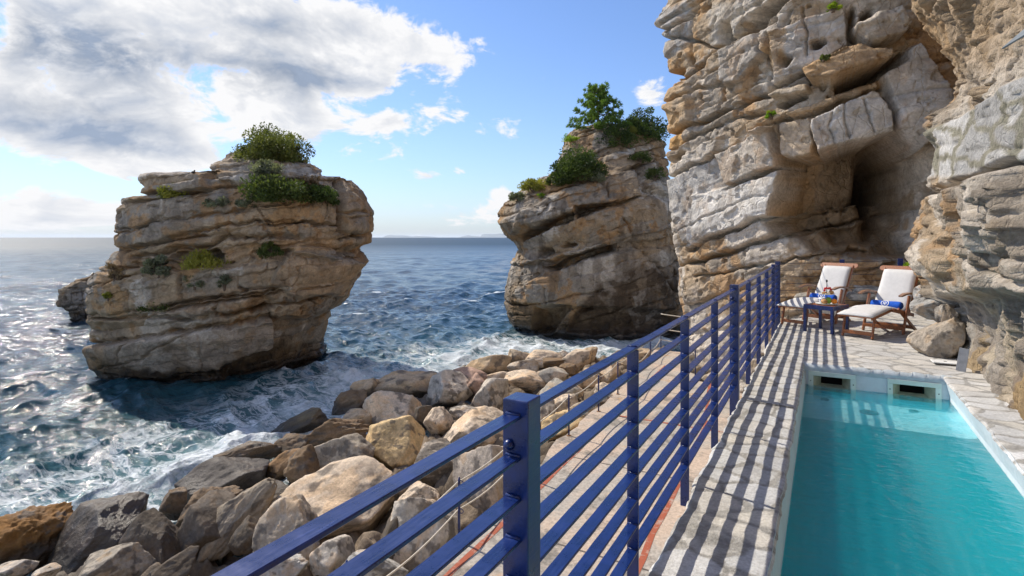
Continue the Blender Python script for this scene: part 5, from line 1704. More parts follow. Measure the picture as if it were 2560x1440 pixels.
# ------------------------------------------------------------------ blue side table, tiered stand and food
P = [cam2w(4.67, 9.12, 0), cam2w(4.92, 8.76, 0), cam2w(5.36, 9.08, 0)]
p0, p1 = Vector(P[0][:2]), Vector(P[1][:2])
tang = math.atan2((p1 - p0).y, (p1 - p0).x)
ex = Vector((math.cos(tang), math.sin(tang))); ey = Vector((-ex.y, ex.x))
TW, TD, THT = .46, .52, .43
tc_ = p0 + ex * TW / 2 + ey * TD / 2
tb = thing('side_table', 'small blue side table with a wooden slat top in front of the left chair', 'table', (tc_.x, tc_.y, .0), rotz=tang)
for sx_ in (-1, 1):
    for sy_ in (-1, 1):
        MB().box((sx_ * (TW / 2 - .02), sy_ * (TD / 2 - .02), .195), (.042, .042, .39)).build('leg', M_BLUE, tb, bevel=.004)
ap = MB()
for s in (-1, 1):
    ap.box((0, s * (TD / 2 - .012), .395), (TW - .001, .022, .068)); ap.box((s * (TW / 2 - .0125), 0, .3952), (.022, TD - .048, .066))
ap.build('apron', M_BLUE, tb, bevel=.003)
br = MB()
for s in (-1, 1):
    pts = [(s * (TW / 2 - .04), -TD / 2 + .04 + .09 * math.sin(a), .365 - .09 * (1 - math.cos(a))) for a in np.linspace(0, 1.57, 8)]
    br.tube(pts, .008, 8)
br.build('brace', M_WHITE, tb, smooth=True)
tp = MB()
for i in range(6): tp.box((0, -TD / 2 + .058 + i * .081, .4235), (TW - .048, .074, .012))
tp.build('top', M_WOOD, tb, bevel=.003)
TTOP = .4295


def on_table(u, v, z=0): return (tc_.x + ex.x * u + ey.x * v, tc_.y + ex.y * u + ey.y * v, TTOP + z)


su, sv = .02, -.02
st = thing('tiered_stand', 'two-tier white serving stand with a dark handle on the blue table', 'serving stand', on_table(su, sv))
MB().lathe([(.02, .0), (.10, .002), (.155, .012), (.165, .02), (.15, .018), (.08, .010), (.0015, .009)], n=36).build('lower_plate', M_WHITE, st, smooth=True)
MB().lathe([(.02, .155), (.08, .158), (.118, .168), (.125, .176), (.112, .173), (.06, .166), (.0015, .165)], n=36).build('upper_plate', M_WHITE, st, smooth=True)
MB().tube([(0, 0, .01), (0, 0, .36)], .006, 8).build('pole', pbr('steel', (.05, .05, .055), .4, metal=.6), st, smooth=True)
MB().ball((0, 0, .375), .014, sc=(1, 1, 1.7)).build('handle', pbr('black_knob', (.02, .02, .022), .4), st, smooth=True)
M_BREAD = pbr('bread', (.42, .22, .075), .7, var=.3, vscale=20, bump=.5, bscale=60)
M_ORNG = pbr('orange_peel', (.85, .25, .01), .5, var=.08, bump=.3, bscale=300)
M_GRN = pbr('green_peel', (.22, .40, .04), .45, var=.15)
M_RED = pbr('red_fruit', (.55, .02, .02), .4, var=.2)
M_PORC = pbr('porcelain', (.75, .77, .82), .25, var=.03)


def food(name, mat, u, v, z, r, sc, label, cat, group=None):
    o = MB().ball((0, 0, 0), r, 18, 12, sc).build(name, mat, smooth=True)
    o.location = on_table(u + su, v + sv, z); o.rotation_euler = (random.uniform(-.2, .2), random.uniform(-.2, .2), random.uniform(0, 3))
    tag(o, label, cat, group)
    return o


vd = lambda r_, f_: (r_ * (math.cos(cam_dir(1, 0) - tang)) + f_ * math.cos(cam_dir(0, 1) - tang), r_ * math.sin(cam_dir(1, 0) - tang) + f_ * math.sin(cam_dir(0, 1) - tang))
for nm, mt, (r_, f_), z, r, s3, lab, cat in (
        ('bread_roll', M_BREAD, (-.075, -.06), .055, .045, (1.3, 1, .85), 'large golden bread roll on the lower plate, at its left front', 'bread'),
        ('orange', M_ORNG, (.075, -.075), .058, .042, (1, 1, .95), 'whole orange on the lower plate, at its right front', 'fruit'),
        ('pear', M_GRN, (.02, -.02), .068, .044, (1, 1, 1.2), 'green fruit on the lower plate behind the orange', 'fruit'),
        ('bread_roll', M_BREAD, (-.06, -.035), .19, .026, (1.5, 1, .7), 'small brown pastry at the left of the upper plate', 'bread'),
        ('bread_roll', M_BREAD, (.045, -.045), .198, .034, (1.1, 1, .9), 'round glazed bun at the front of the upper plate', 'bread'),
        ('bread_roll', M_BREAD, (.085, .01), .192, .026, (1.3, 1, .9), 'small bun at the right of the upper plate', 'bread'),
        ('pastry', pbr('cream_filling', (.72, .60, .42), .6), (-.005, -.06), .190, .024, (1.1, 1, .8), 'pale cream pastry in the middle of the upper plate', 'pastry')):
    u_, v_ = vd(r_, f_)
    food(nm, mt, u_, v_, z, r, s3, lab, cat)
# red fruit skewered on the handle pole
for k, (dr, dz) in enumerate(((-.045, .255), (-.02, .262), (.01, .258), (.035, .264), (-.05, .228), (.052, .240))):
    u_, v_ = vd(dr, -.025)
    o = food('strawberry', M_RED, u_, v_, dz, .017, (1, 1, 1.1), 'red berry clustered at the pole above the upper plate', 'fruit', 'red berries at the top of the serving stand')
u_, v_ = vd(-.04, .06)
o = MB().lathe([(.03, 0), (.045, .004), (.05, .05), (.052, .085), (.047, .084), (.04, .01), (.001, .008)], n=24).build('cup', M_PORC, smooth=True)
o.location = on_table(su + u_, sv + v_, .02); tag(o, 'white porcelain cup with blue pattern behind the bread roll on the lower plate', 'cup')
m2 = MB()
for k in range(9):
    a = 2 * math.pi * k / 9
    m2.ball((.0505 * math.cos(a), .0505 * math.sin(a), .055), .011, 8, 6, (.5, 1, 1))
m2.build('pattern', pbr('cobalt', (.03, .09, .42), .3), o, smooth=True)

# ------------------------------------------------------------------ small things on the deck
pl = at(2371, 908, .012)
o = MB().box((0, 0, 0), (.26, .17, .012)).build('skimmer_lid', pbr('white_lid', (.74, .74, .72), .5), bevel=.003)
o.location = (pl[0] - .03, pl[1], .022); o.rotation_euler = (0, 0, .05); tag(o, 'flat white rectangular lid set in the paving behind the pool corner', 'lid')
MB().box((0, 0, .0075), (.03, .012, .004)).build('lid_grip', M_DARK, o)
pp = at(2411, 930, .0)
o = MB().box((0, 0, .13), (.09, .012, .26)).build('slate_plate', pbr('slate', (.26, .27, .29), .6, var=.2, vscale=14), bevel=.002)
o.location = (pp[0] - .03, pp[1] + .02, .0); o.rotation_euler = (-.10, .12, -.35); tag(o, 'upright grey slate plate leaning at the foot of the rock wall', 'plate')

# rocks lying between the right chair and the wall
for k, (bx, by, bw, bh, F_, lean, tone, lab) in enumerate((
        (2350, 856, 138, 150, 7.25, -8, (.42, .36, .29), 'angular rock with an orange edge at the foot of the wall beside the right chair'),
        (2342, 768, 112, 62, 7.7, 6, (.36, .35, .33), 'grey rock resting on the angular one, under the overhang'),
        (2380, 800, 70, 90, 7.2, 0, (.40, .36, .31), 'narrow rock against the wall behind the angular one'),
        (2312, 735, 50, 62, 8.4, 0, (.44, .43, .41), 'small pale rock right behind the arm of the right chair'))):
    s = F_ / FPX
    P_, Fc, C, wv = boulder_mesh(900 + k, 6, 8, bw / 2 * s, max(bw, bh) / 2 * s * .8, bh / 2 * s, math.radians(lean), tone, .15, 0, .25)
    X, Y, Z = atF(bx, by, F_)
    dirx = Vector((X, Y, 0)).normalized(); rg = Vector((dirx.y, -dirx.x, 0))
    W_ = np.stack([P_[:, 0] * rg.x + P_[:, 1] * dirx.x, P_[:, 0] * rg.y + P_[:, 1] * dirx.y, P_[:, 2]], -1)
    me = raw_mesh('rock', W_, Fc, True, 3); add_col(me, C); add_f(me, 'wet', wv * 0)
    o = obj_from('rock', me, M_BOULDER, loc=(X, Y, Z)); tag(o, lab, 'rock', 'rocks at the foot of the wall')
# grey rocks behind the cable fence
for k, (bx, by, bw, bh, F_, tone, lab) in enumerate((
        (2175, 735, 110, 70, 12.6, (.50, .47, .42), 'pale rock with a flat top behind the cable fence, between the two chairs'),
        (2225, 690, 90, 70, 12.6, (.33, .31, .28), 'grey rock behind the cable fence, left of the right chair back'),
        (2030, 760, 120, 60, 13.0, (.36, .33, .28), 'low rock behind the cable fence, left of the left chair'))):
    s = F_ / FPX
    P_, Fc, C, wv = boulder_mesh(950 + k, 6, 8, bw / 2 * s, bw / 2 * s * .7, bh / 2 * s, .1, tone, .2, 0, .4)
    X, Y, Z = atF(bx, by, F_)
    dirx = Vector((X, Y, 0)).normalized(); rg = Vector((dirx.y, -dirx.x, 0))
    W_ = np.stack([P_[:, 0] * rg.x + P_[:, 1] * dirx.x, P_[:, 0] * rg.y + P_[:, 1] * dirx.y, P_[:, 2]], -1)
    me = raw_mesh('rock', W_, Fc, True, 3); add_col(me, C); add_f(me, 'wet', wv * 0)
    o = obj_from('rock', me, M_BOULDER, loc=(X, Y, Z)); tag(o, lab, 'rock', 'rocks behind the cable fence')

# corner of a grey metal awning box fixed to the wall, top right of the photo
X, Y, Z = atF(2562, 66, 3.4)
aw = MB().box((0.12, 0, .10), (.42, .5, .012), Euler((0, -.75, .2)).to_matrix())
aw.box((.15, 0, .055), (.30, .46, .010), Euler((0, -.45, .2)).to_matrix())
o = aw.build('awning_bracket', pbr('grey_metal', (.20, .23, .25), .5, metal=.3), bevel=.003)
o.location = (X + .02, Y, Z - .02); tag(o, 'grey metal plate corner sticking out from the rock at the upper right edge', 'bracket')

# ------------------------------------------------------------------ vegetation
def leaf_mesh(name, centers, dirs, size, mat, parent, org, seed, aspect=2.2, rn=None):
    r_ = np.random.RandomState(seed)
    n = len(centers)
    c = np.asarray(centers); d = np.asarray(dirs)
    d = d / (np.linalg.norm(d, axis=1)[:, None] + 1e-9)
    up = r_.normal(size=(n, 3))
    s = np.cross(d, up); s /= (np.linalg.norm(s, axis=1)[:, None] + 1e-9)
    L = size * r_.uniform(.6, 1.3, n)[:, None]
    w = L / aspect
    nn = np.cross(d, s)
    V = np.stack([c - d * L * .5, c + s * w * .5 + nn * w * .15, c + d * L * .5, c - s * w * .5 + nn * w * .15], 1).reshape(-1, 3)
    Q = np.arange(4 * n).reshape(n, 4)
    me = raw_mesh(name, V - np.array(org), Q, False)
    add_f(me, 'rnd', np.repeat(r_.rand(n) if rn is None else rn, 4))
    return obj_from(name, me, mat, parent)


def shrub(name, label, cat, base, R_, H_, n, leaf, mat, seed, clumps=26, part='foliage', flat=.6, stems=5, shape=None, up=.4, aspect=2.2, tight=.22, group=None, thick=.035):
    """limbs rising from a base point, each ending in leaf clumps spread over an uneven dome"""
    r_ = np.random.RandomState(seed)
    n = int(n * 1.7); leaf = leaf * 1.25; clumps = int(clumps * 1.4)
    t = thing(name, label, cat, base, group)
    B = Vector(base)
    cl = []
    for k in range(clumps):
        a = r_.uniform(0, 2 * math.pi)
        el = math.acos(1 - r_.uniform(0, 1) * .98)
        q = r_.uniform(.55, 1.0)
        v = Vector((math.cos(a) * math.sin(el) * R_, math.sin(a) * math.sin(el) * R_, (math.cos(el) * (1 - .12) + .10) * H_)) * q
        if shape: v = Vector((v.x * shape[0], v.y * shape[1], v.z * shape[2]))
        cl.append((v * r_.uniform(.8, 1.12), r_.uniform(.45, 1.4)))
    m = MB()
    for k in range(stems):
        v, _ = cl[k % len(cl)]
        mid = v * .5 + Vector((r_.normal() * .08 * R_, r_.normal() * .08 * R_, .06 * H_))
        m.tube([(0, 0, -.12 * H_), mid * .45, mid, v], [thick, thick * .75, thick * .5, thick * .18], 6)
    for k in range(stems, min(len(cl), stems * 5)):
        v, _ = cl[k]
        w = cl[k % stems][0] * .5
        m.tube([w, (w + v) * .5 + Vector((0, 0, .03 * H_)), v], [thick * .4, thick * .28, thick * .1], 5)
    m.build('branch', M_STEM, t)
    C, D, RN = [], [], []
    per = max(8, n // len(cl))
    for v, q in cl:
        k = int(per * q)
        o = r_.normal(size=(k, 3)); o *= (np.minimum(np.linalg.norm(o, axis=1), 1.75) / (np.linalg.norm(o, axis=1) + 1e-9))[:, None]
        o = o * np.array((1, 1, .75)) * tight * R_ * q
        C.append(np.array(v)[None] + o)
        dd = o / (np.linalg.norm(o, axis=1)[:, None] + 1e-6) + r_.normal(size=(k, 3)) * .5 + np.array((0, 0, up))
        D.append(dd)
        RN.append(np.clip(r_.uniform(-.25, .75) + r_.rand(k) * .5, 0, 1))
    C, D, RN = np.concatenate(C), np.concatenate(D), np.concatenate(RN)
    keep = C[:, 2] > -.12 * H_
    leaf_mesh(part, C[keep] + np.array(base), D[keep], leaf, mat, t, base, seed, aspect, RN[keep])
    return t


G_OLIVE = mat_leaf('olive_leaf', (.065, .085, .018), (.21, .22, .055))
G_DARK = mat_leaf('dark_leaf', (.028, .052, .014), (.10, .14, .036))
G_MID = mat_leaf('scrub_leaf', (.045, .072, .018), (.135, .165, .045))
G_GREY = mat_leaf('grey_leaf', (.11, .125, .085), (.24, .25, .17))
G_YEL = mat_leaf('yellow_leaf', (.16, .17, .03), (.34, .32, .06))
G_PINE = mat_leaf('pine_needle', (.085, .155, .025), (.21, .31, .07), .35)
G_LIME = mat_leaf('lime_leaf', (.16, .30, .02), (.42, .50, .05))
G_DRY = mat_leaf('dry_leaf', (.16, .11, .06), (.28, .20, .12), .15)
G_RED = mat_leaf('dead_leaf', (.16, .065, .03), (.28, .13, .06), .15)


def on_rock(lab, px, py, inset=0.0):
    R_, F_, Z_ = hit(lab, px, py)
    F_ += inset
    x, y, z = cam2w(R_, F_, Z_)
    return (x, y, z), F_


def plant(lab_rock, px, py, wpx, hpx, n, leaf, mat, name, label, cat, seed, inset=.1, **kw):
    b, F_ = on_rock(lab_rock, px, py, inset)
    s = F_ / FPX
    return shrub(name, label, cat, b, wpx / 2 * s, hpx * s, n, leaf, mat, seed, **kw)


# sea stack
plant(L_STACK, 648, 402, 176, 84, 12000, .085, G_OLIVE, 'shrub', 'round olive-green shrub crowning the sea stack', 'shrub', 1, 1.2, clumps=60, tight=.15, stems=9, thick=.07, up=.1)
plant(L_STACK, 580, 402, 60, 38, 1500, .11, G_OLIVE, 'shrub', 'low left skirt of shrub beside the crowning shrub on the stack', 'shrub', 2, .9, clumps=14)
plant(L_STACK, 690, 500, 150, 62, 5200, .11, G_MID, 'shrub', 'wide dark green shrub draped over the right shoulder of the stack', 'shrub', 3, .15, clumps=34, tight=.24)
plant(L_STACK, 800, 510, 84, 46, 2600, .10, G_DARK, 'shrub', 'dark shrub at the right end of the stack shoulder', 'shrub', 4, .15, clumps=20)
plant(L_STACK, 760, 480, 80, 40, 1500, .10, G_DRY, 'shrub', 'dry brownish twiggy bush between the two green shrubs of the stack', 'shrub', 5, .2, clumps=18)
plant(L_STACK, 665, 432, 70, 34, 1500, .09, G_GREY, 'shrub', 'grey-green bush under the crowning shrub', 'shrub', 6, .1, clumps=18)
plant(L_STACK, 425, 492, 62, 32, 1200, .08, G_YEL, 'tuft', 'yellow-green tuft on the left ledge of the stack top', 'plant', 7, .15, clumps=14)
plant(L_STACK, 540, 515, 55, 26, 900, .08, G_GREY, 'tuft', 'grey-green tuft hanging under the top ledge of the stack', 'plant', 8, .05, clumps=12)
plant(L_STACK, 612, 515, 42, 26, 800, .08, G_GREY, 'tuft', 'small grey tuft left of the draped shrub', 'plant', 9, .05, clumps=10)
plant(L_STACK, 675, 640, 58, 40, 1100, .08, G_MID, 'tuft', 'flowering green tuft in the middle recess of the stack, right one', 'plant', 10, .05, clumps=12, up=1.2)
plant(L_STACK, 505, 668, 90, 36, 1500, .08, G_YEL, 'tuft', 'yellow-flowered tuft in the dark recess of the stack, centre', 'plant', 11, .05, clumps=18, up=1.2)
plant(L_STACK, 395, 690, 58, 66, 1500, .09, G_GREY, 'tuft', 'tall grey-green tuft left of the dark recess of the stack', 'plant', 12, .05, clumps=16, up=1.0)
plant(L_STACK, 285, 705, 38, 50, 700, .08, G_DRY, 'tuft', 'dry tuft near the left edge of the stack', 'plant', 13, .05, clumps=10, up=1.0)
plant(L_STACK, 270, 750, 26, 24, 350, .08, G_YEL, 'tuft', 'small yellow-green tuft low at the left edge of the stack', 'plant', 14, .02, clumps=8)
plant(L_STACK, 560, 722, 44, 40, 600, .08, G_GREY, 'tuft', 'thin grey tuft below the dark recess of the stack', 'plant', 15, .02, clumps=9)
plant(L_STACK, 485, 720, 44, 40, 600, .08, G_GREY, 'tuft', 'thin grey tuft under the yellow-flowered one', 'plant', 16, .02, clumps=9)
plant(L_STACK, 385, 775, 62, 18, 500, .07, G_MID, 'tuft', 'low green moss cushion in the lower left of the stack', 'plant', 17, .02, clumps=12)
# tall dry flower stalk against the sky
b, F_ = on_rock(L_STACK, 735, 412, .8)
t = thing('flower_stalk', 'thin dry flower stalk rising against the sky right of the crowning shrub', 'plant', b)
m = MB(); rs_ = random.Random(4)
for k in range(6):
    dx, h = rs_.uniform(-.3, .45), rs_.uniform(.5, .95)
    tip = Vector((dx * CS, dx * SN, h)); m.tube([(0, 0, -.1), tip * .5 + Vector((0, 0, .06)), tip], [.012, .008, .005], 5)
    for q in range(4):
        e = tip * rs_.uniform(.6, 1) ; m.tube([e, e + Vector((rs_.uniform(-.1, .1), rs_.uniform(-.05, .05), .12))], [.006, .004], 4)
        m.ball(tuple(e + Vector((rs_.uniform(-.1, .1), 0, .12))), .018, 6, 4)
m.build('stem', M_STEM, t)

# islet rock: pine and shrubs
def pine(label, base, H, W, seed):
    r_ = np.random.RandomState(seed)
    t = thing('pine_tree', label, 'tree', base)
    m = MB()
    tr = [Vector((0, 0, -.25)), Vector((.05, 0, H * .3)), Vector((-.04, .03, H * .65)), Vector((.05, 0, H * .97))]
    m.tube(tr, [.12, .09, .055, .02], 8)
    m.build('trunk', M_STEM, t)
    C, D = [], []
    lb = MB()
    for k in range(44):
        u = .10 + .88 * (k / 44) ** .9
        a = k * 2.399 + r_.uniform(-.3, .3)
        L = W * (1.05 - u) ** .62 * r_.uniform(.55, 1.1)
        z0 = H * u
        tip = Vector((math.cos(a) * L, math.sin(a) * L, z0 + L * r_.uniform(.05, .42)))
        root = Vector((0, 0, z0))
        midp = (root + tip) / 2 + Vector((0, 0, -.05 * L))
        lb.tube([root, midp, tip], [.028, .018, .006], 5)
        for q in range(int(7 + 11 * L)):
            s_ = r_.uniform(.28, 1.06)
            p = root.lerp(tip, s_) + Vector(r_.normal(size=3) * .085 * (1.2 - .3 * s_))
            nd = 16
            o = r_.normal(size=(nd, 3)); o /= np.linalg.norm(o, axis=1)[:, None]
            o += np.array(((tip - root).normalized() + Vector((0, 0, .5)))) * .8
            o /= np.linalg.norm(o, axis=1)[:, None]
            C.append(np.array(p)[None] + o * .10); D.append(o)
    lb.build('branch', M_STEM, t)
    C, D = np.concatenate(C), np.concatenate(D)
    leaf_mesh('crown', C + np.array(base), D, .24, G_PINE, t, base, seed, 5.5)


b, F_ = on_rock(L_ROCK2, 1500, 338, 1.0)
pine('bright green young pine on top of the middle islet rock', b, 130 * F_ / FPX, 2.0, 5)
plant(L_ROCK2, 1612, 356, 116, 96, 7000, .13, G_DARK, 'shrub', 'dense dark green shrub right of the pine, against the cliff', 'shrub', 21, 1.4, clumps=36, stems=6, thick=.06)
plant(L_ROCK2, 1445, 452, 128, 78, 6500, .12, G_DARK, 'shrub', 'large dark green bush on the left slope of the islet rock', 'shrub', 22, .2, clumps=42)
plant(L_ROCK2, 1395, 462, 60, 40, 1500, .11, G_MID, 'shrub', 'smaller bush left of the large dark bush on the islet', 'shrub', 23, .2, clumps=14)
plant(L_ROCK2, 1545, 362, 90, 56, 3000, .12, G_DARK, 'shrub', 'dark undergrowth at the foot of the pine', 'shrub', 24, .3, clumps=18)
plant(L_ROCK2, 1335, 480, 66, 36, 1500, .10, G_YEL, 'tuft', 'yellowish scrub along the left crest of the islet', 'plant', 25, .2, clumps=16)
plant(L_ROCK2, 1295, 500, 40, 24, 700, .10, G_GREY, 'tuft', 'grey scrub at the left end of the islet crest', 'plant', 26, .2, clumps=10)
plant(L_ROCK2, 1490, 452, 50, 28, 900, .10, G_GREY, 'tuft', 'pale grey-green scrub under the large dark bush', 'plant', 27, .1, clumps=12)
plant(L_ROCK2, 1430, 352, 40, 14, 500, .09, G_LIME, 'tuft', 'bright green patch on the ledge left of the pine', 'plant', 28, .1, clumps=10)
plant(L_ROCK2, 1600, 405, 46, 30, 700, .10, G_MID, 'tuft', 'green scrub on the slope right of the islet crest', 'plant', 29, .1, clumps=10)
plant(L_ROCK2, 1640, 450, 50, 40, 700, .10, G_MID, 'tuft', 'green scrub in the gully next to the cliff', 'plant', 30, .1, clumps=10)
plant(L_ROCK2, 1352, 494, 30, 14, 300, .09, G_LIME, 'tuft', 'small bright green cushion under the yellowish scrub', 'plant', 31, .05, clumps=7)
plant(L_ROCK2, 1578, 345, 40, 30, 700, .14, G_YEL, 'tuft', 'pale grass clump between the pine and the dark shrub', 'plant', 32, .2, clumps=8, up=2, aspect=6)
# cliff
plant(L_CLIFF, 1928, 296, 26, 20, 380, .05, G_LIME, 'tuft', 'small bright green tuft growing in the cliff crack above the cave', 'plant', 41, 0, clumps=8)
plant(L_CLIFF, 2082, 28, 30, 22, 300, .05, G_LIME, 'tuft', 'green tuft near the top edge of the photo on the cliff', 'plant', 42, 0, clumps=8)
plant(L_CLIFF, 2058, 152, 26, 16, 300, .05, G_MID, 'tuft', 'flat green tuft on the cliff ledge below the topmost tuft', 'plant', 43, 0, clumps=8)
plant(L_WALL, 2520, 352, 70, 44, 1100, .060, G_DARK, 'hanging_plant', 'dark green plant hanging from the mortared wall at the right edge', 'plant', 44, -.02, clumps=16, up=.2)
plant(L_WALL, 2505, 385, 50, 26, 700, .050, G_RED, 'hanging_plant', 'reddish dead leaves hanging below the green wall plant', 'plant', 45, -.02, clumps=12, up=-1.2)
X, Y, Z = atF(2277, 690, 9.6)
shrub('plant', 'lime green leafy plant behind the right chair', 'plant', (X, Y, Z - .1), .14, .36, 420, .075, G_LIME, 46, clumps=16, thick=.008)
X, Y, Z = atF(2313, 748, 8.9)
shrub('plant', 'small lime green sprig low between right chair and wall', 'plant', (X, Y, Z), .09, .14, 160, .06, G_LIME, 47, clumps=8, thick=.006)
# a small dark bird sitting on the stack
b, F_ = on_rock(L_STACK, 475, 436, .2)
bd = thing('bird', 'tiny dark bird perched on the flat top ledge of the stack', 'bird', b)
MB().ball((0, 0, .10), .055, 10, 8, (1.7, .8, .9)).ball((.085, 0, .15), .032, 8, 6).tube([(.11, 0, .15), (.15, 0, .145)], [.01, .002], 5).bar((-.07, 0, .09), (-.18, 0, .07), .04, .012).build('body', pbr('dark_feather', (.02, .02, .022), .7), bd, smooth=True)
MB().tube([(.01, .02, 0), (.01, .015, .07)], .006, 4).tube([(.01, -.02, 0), (.01, -.015, .07)], .006, 4).build('leg', pbr('bird_leg', (.05, .04, .03), .7), bd)
# ------------------------------------------------------------------ sky, sun, camera
SUN_AZ, SUN_EL = math.radians(77), math.radians(45.0)      # azimuth measured left (towards -X) of +Y
S = Vector((-math.sin(SUN_AZ) * math.cos(SUN_EL), math.cos(SUN_AZ) * math.cos(SUN_EL), math.sin(SUN_EL)))
sd = bpy.data.lights.new('sun', 'SUN'); sd.energy = 4.1; sd.angle = math.radians(.53); sd.color = (1.0, .91, .77)
so = link(bpy.data.objects.new('sun', sd)); so.rotation_euler = S.to_track_quat('Z', 'Y').to_euler(); so.location = (-30, 10, 40)

W = bpy.data.worlds.new('World'); bpy.context.scene.world = W; W.use_nodes = True
wt = W.node_tree
for nd in list(wt.nodes): wt.nodes.remove(nd)
N = NT(wt)
wo = N.n('ShaderNodeOutputWorld')
sky = N.n('ShaderNodeTexSky', sky_type='NISHITA', sun_disc=False, sun_elevation=SUN_EL, sun_rotation=-SUN_AZ)
sky.air_density = 1.0; sky.dust_density = .3; sky.ozone_density = 2.0
geo = N.n('ShaderNodeTexCoord').outputs['Generated']
sx = N.n('ShaderNodeSeparateXYZ', {0: geo}).outputs
X_, Y_, Z_ = sx[0], sx[1], sx[2]
# compass angle right of the view axis and elevation, both in radians
fwd = N.m('ADD', N.m('MULTIPLY', X_, -SN), N.m('MULTIPLY', Y_, CS))
rgt = N.m('ADD', N.m('MULTIPLY', X_, CS), N.m('MULTIPLY', Y_, SN))
az = N.m('ARCTAN2', rgt, fwd)
el = N.m('ARCSINE', Z_)


def azel(px, py):
    r, f, u = (px - 1280) / FPX, 1.0, (HOR - py) / FPX
    return math.atan2(r, f), math.atan2(u, math.hypot(r, f))


# cloud layer coordinates: a flat sheet overhead stretched towards the horizon
zc = N.m('MAXIMUM', Z_, .0)
inv = N.m('DIVIDE', 1.0, N.m('ADD', zc, .30))
cp = N.n('ShaderNodeCombineXYZ', {0: N.m('MULTIPLY', az, 2.1), 1: N.m('MULTIPLY', N.m('POWER', N.m('MAXIMUM', el, 0.0), .8), 3.3), 2: 0.37}).outputs[0]
cw = N.n('ShaderNodeTexNoise', {'Vector': cp, 'Scale': 1.3, 'Detail': 3.0}).outputs['Color']
cpw = N.n('ShaderNodeVectorMath', {0: cp, 1: N.n('ShaderNodeVectorMath', {0: cw, 1: (.55, .55, .55)}, operation='MULTIPLY').outputs[0]}, operation='ADD').outputs[0]
big = N.noise(cpw, 1.5, 3, .5)
det = N.noise(cpw, 3.6, 11, .62)
cp2 = N.n('ShaderNodeVectorMath', {0: cpw, 1: (-.035, .05, 0)}, operation='ADD').outputs[0]
det2 = N.noise(cp2, 3.6, 8, .62)
den = N.m('ADD', N.m('MULTIPLY', N.m('SUBTRACT', big, .5), .9), N.m('MULTIPLY', N.m('SUBTRACT', det, .5), 2.0))      # about 0.6 in the mean


def blob(px, py, rx, ry, rot=0.0):
    a0, e0 = azel(px, py)
    a1, _ = azel(px + rx, py); _, e1 = azel(px, py - ry)
    ra, re = abs(a1 - a0) + 1e-4, abs(e1 - e0) + 1e-4
    x = N.m('MULTIPLY', N.m('SUBTRACT', az, a0), 1 / ra)
    y = N.m('MULTIPLY', N.m('SUBTRACT', el, e0), 1 / re)
    if rot:
        c, s = math.cos(math.radians(rot)), math.sin(math.radians(rot))
        x, y = N.m('ADD', N.m('MULTIPLY', x, c), N.m('MULTIPLY', y, s)), N.m('SUBTRACT', N.m('MULTIPLY', y, c), N.m('MULTIPLY', x, s))
    r2 = N.m('ADD', N.m('MULTIPLY', x, x), N.m('MULTIPLY', y, y))
    return N.m('POWER', 2.718, N.m('MULTIPLY', r2, -1.0))


def total(lst):
    s = None
    for w, b in lst:
        t = N.m('MULTIPLY', blob(*b), w)
        s = t if s is None else N.m('ADD', s, t)
    return s


cover = total([(.58, (300, 80, 640, 230)), (.50, (900, 90, 270, 150, 0)), (.52, (180, 310, 430, 130)), (.30, (690, 230, 260, 110)), (.36, (430, 385, 150, 45)), (.52, (150, 535, 300, 52)),
               (.44, (1065, 442, 52, 27)), (.42, (1142, 437, 36, 30)), (.50, (1625, 240, 80, 48)), (.34, (1250, 490, 90, 30)), (.40, (1120, 545, 220, 36)), (.32, (975, 300, 60, 22)), (.18, (1100, 90, 100, 90)),
               (.30, (690, 300, 60, 40)), (-.26, (560, 350, 110, 38)), (-.22, (110, 445, 160, 22)), (-.35, (700, 470, 260, 50)), (.35, (-900, 100, 900, 260)), (.3, (-700, 520, 500, 60)), (.35, (5200, 0, 900, 300))])
back = N.rng(fwd, .25, -.2)
cover = N.m('ADD', N.m('MULTIPLY', cover, N.m('SUBTRACT', 1.0, back)), N.m('MULTIPLY', back, .26))
dc = N.m('ADD', den, N.m('ADD', cover, .175))
alpha = N.rng(dc, .485, .67)
thick = N.m('MULTIPLY', N.rng(dc, .58, 1.15, 0, 1), 1.0)
shade_n = N.noise(cpw, 2.6, 6, .55)
grey = N.m('MULTIPLY', N.rng(shade_n, .34, .62), thick, clamp=True)
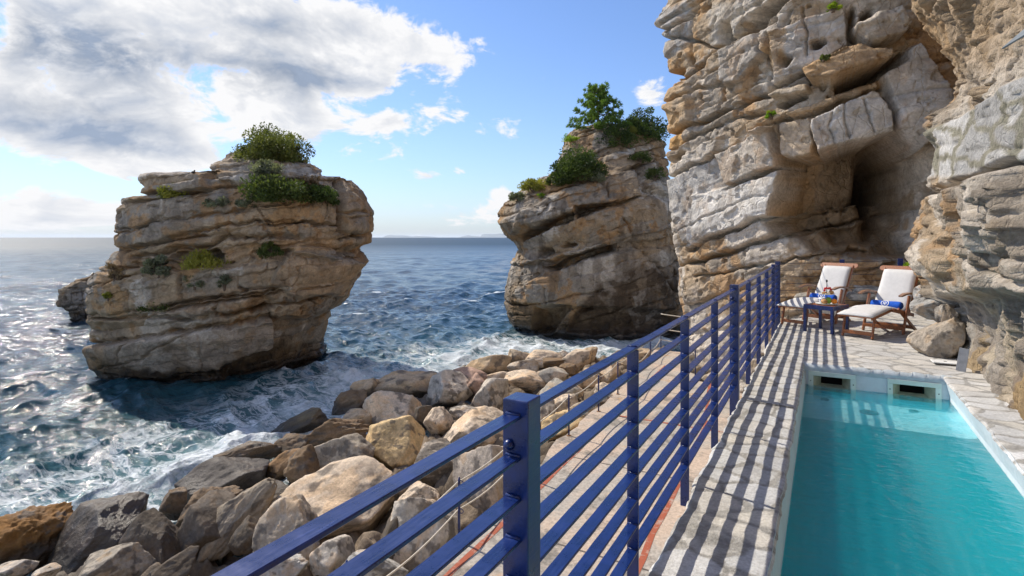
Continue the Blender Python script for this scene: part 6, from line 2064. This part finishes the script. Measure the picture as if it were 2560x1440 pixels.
# dark bellies of the big bank
belly = N.m('MINIMUM', 1.0, total([(.95, (250, 130, 430, 90)), (.9, (180, 310, 300, 75)), (.45, (700, 60, 220, 50)), (.45, (720, 190, 170, 45))]))
relief = N.m('MULTIPLY', N.m('SUBTRACT', det2, det), 3.2)
grey = N.m('ADD', N.m('ADD', N.m('MULTIPLY', grey, .45), N.m('MULTIPLY', N.m('MULTIPLY', belly, N.rng(dc, .54, .92)), .92)), N.m('MULTIPLY', relief, .75), clamp=True)
CW, CG = (7.8, 7.8, 7.9), (2.5, 3.05, 4.05)
ccol = N.mix(grey, c4(CW), c4(CG))
vv = N.rng(det2, .30, .70, .84, 1.16)
ccol = N.mix(N.m('MULTIPLY', grey, 1.0), ccol, N.mix(1.0, ccol, N.n('ShaderNodeCombineColor', {0: vv, 1: vv, 2: vv}), 'MULTIPLY'))
ccol = N.mix(back, ccol, c4((14.5, 14.0, 13.2)))  # unseen clouds behind the view, brightened as added fill for shaded rock
skyc = N.mix(1.0, sky.outputs[0], c4((.96, 1.10, 1.38)), 'MULTIPLY')
# pale air near the horizon
hz = N.m('POWER', 2.718, N.m('MULTIPLY', N.m('MAXIMUM', el, 0.0), -11.0))
skyc = N.mix(N.m('MULTIPLY', hz, .75), skyc, c4((4.5, 5.1, 5.9)))
tot = N.mix(alpha, skyc, ccol)
bg = N.n('ShaderNodeBackground', {'Color': tot, 'Strength': .1})
N.set(wo.inputs[0], bg)
W.cycles.sampling_method = 'MANUAL'; W.cycles.sample_map_resolution = 1024

cd = bpy.data.cameras.new('camera'); cam = link(bpy.data.objects.new('camera', cd))
cd.sensor_width = 36.0; cd.lens = 36.0 * FPX / 2560; cd.shift_y = -(720 - HOR) / 2560; cd.clip_start = .05; cd.clip_end = 90000
cam.location = (0, 0, CAMH); cam.rotation_euler = (math.pi / 2, 0, TH)
sc = bpy.context.scene
sc.camera = cam
sc.view_settings.view_transform = 'Standard'; sc.view_settings.look = 'None'; sc.view_settings.exposure = 0.32; sc.view_settings.gamma = 1.0
sc.cycles.max_bounces = 8; sc.cycles.diffuse_bounces = 3; sc.cycles.glossy_bounces = 4; sc.cycles.transmission_bounces = 6; sc.cycles.transparent_max_bounces = 12
sc.cycles.use_denoising = True
sc.cycles.volume_bounces = 3
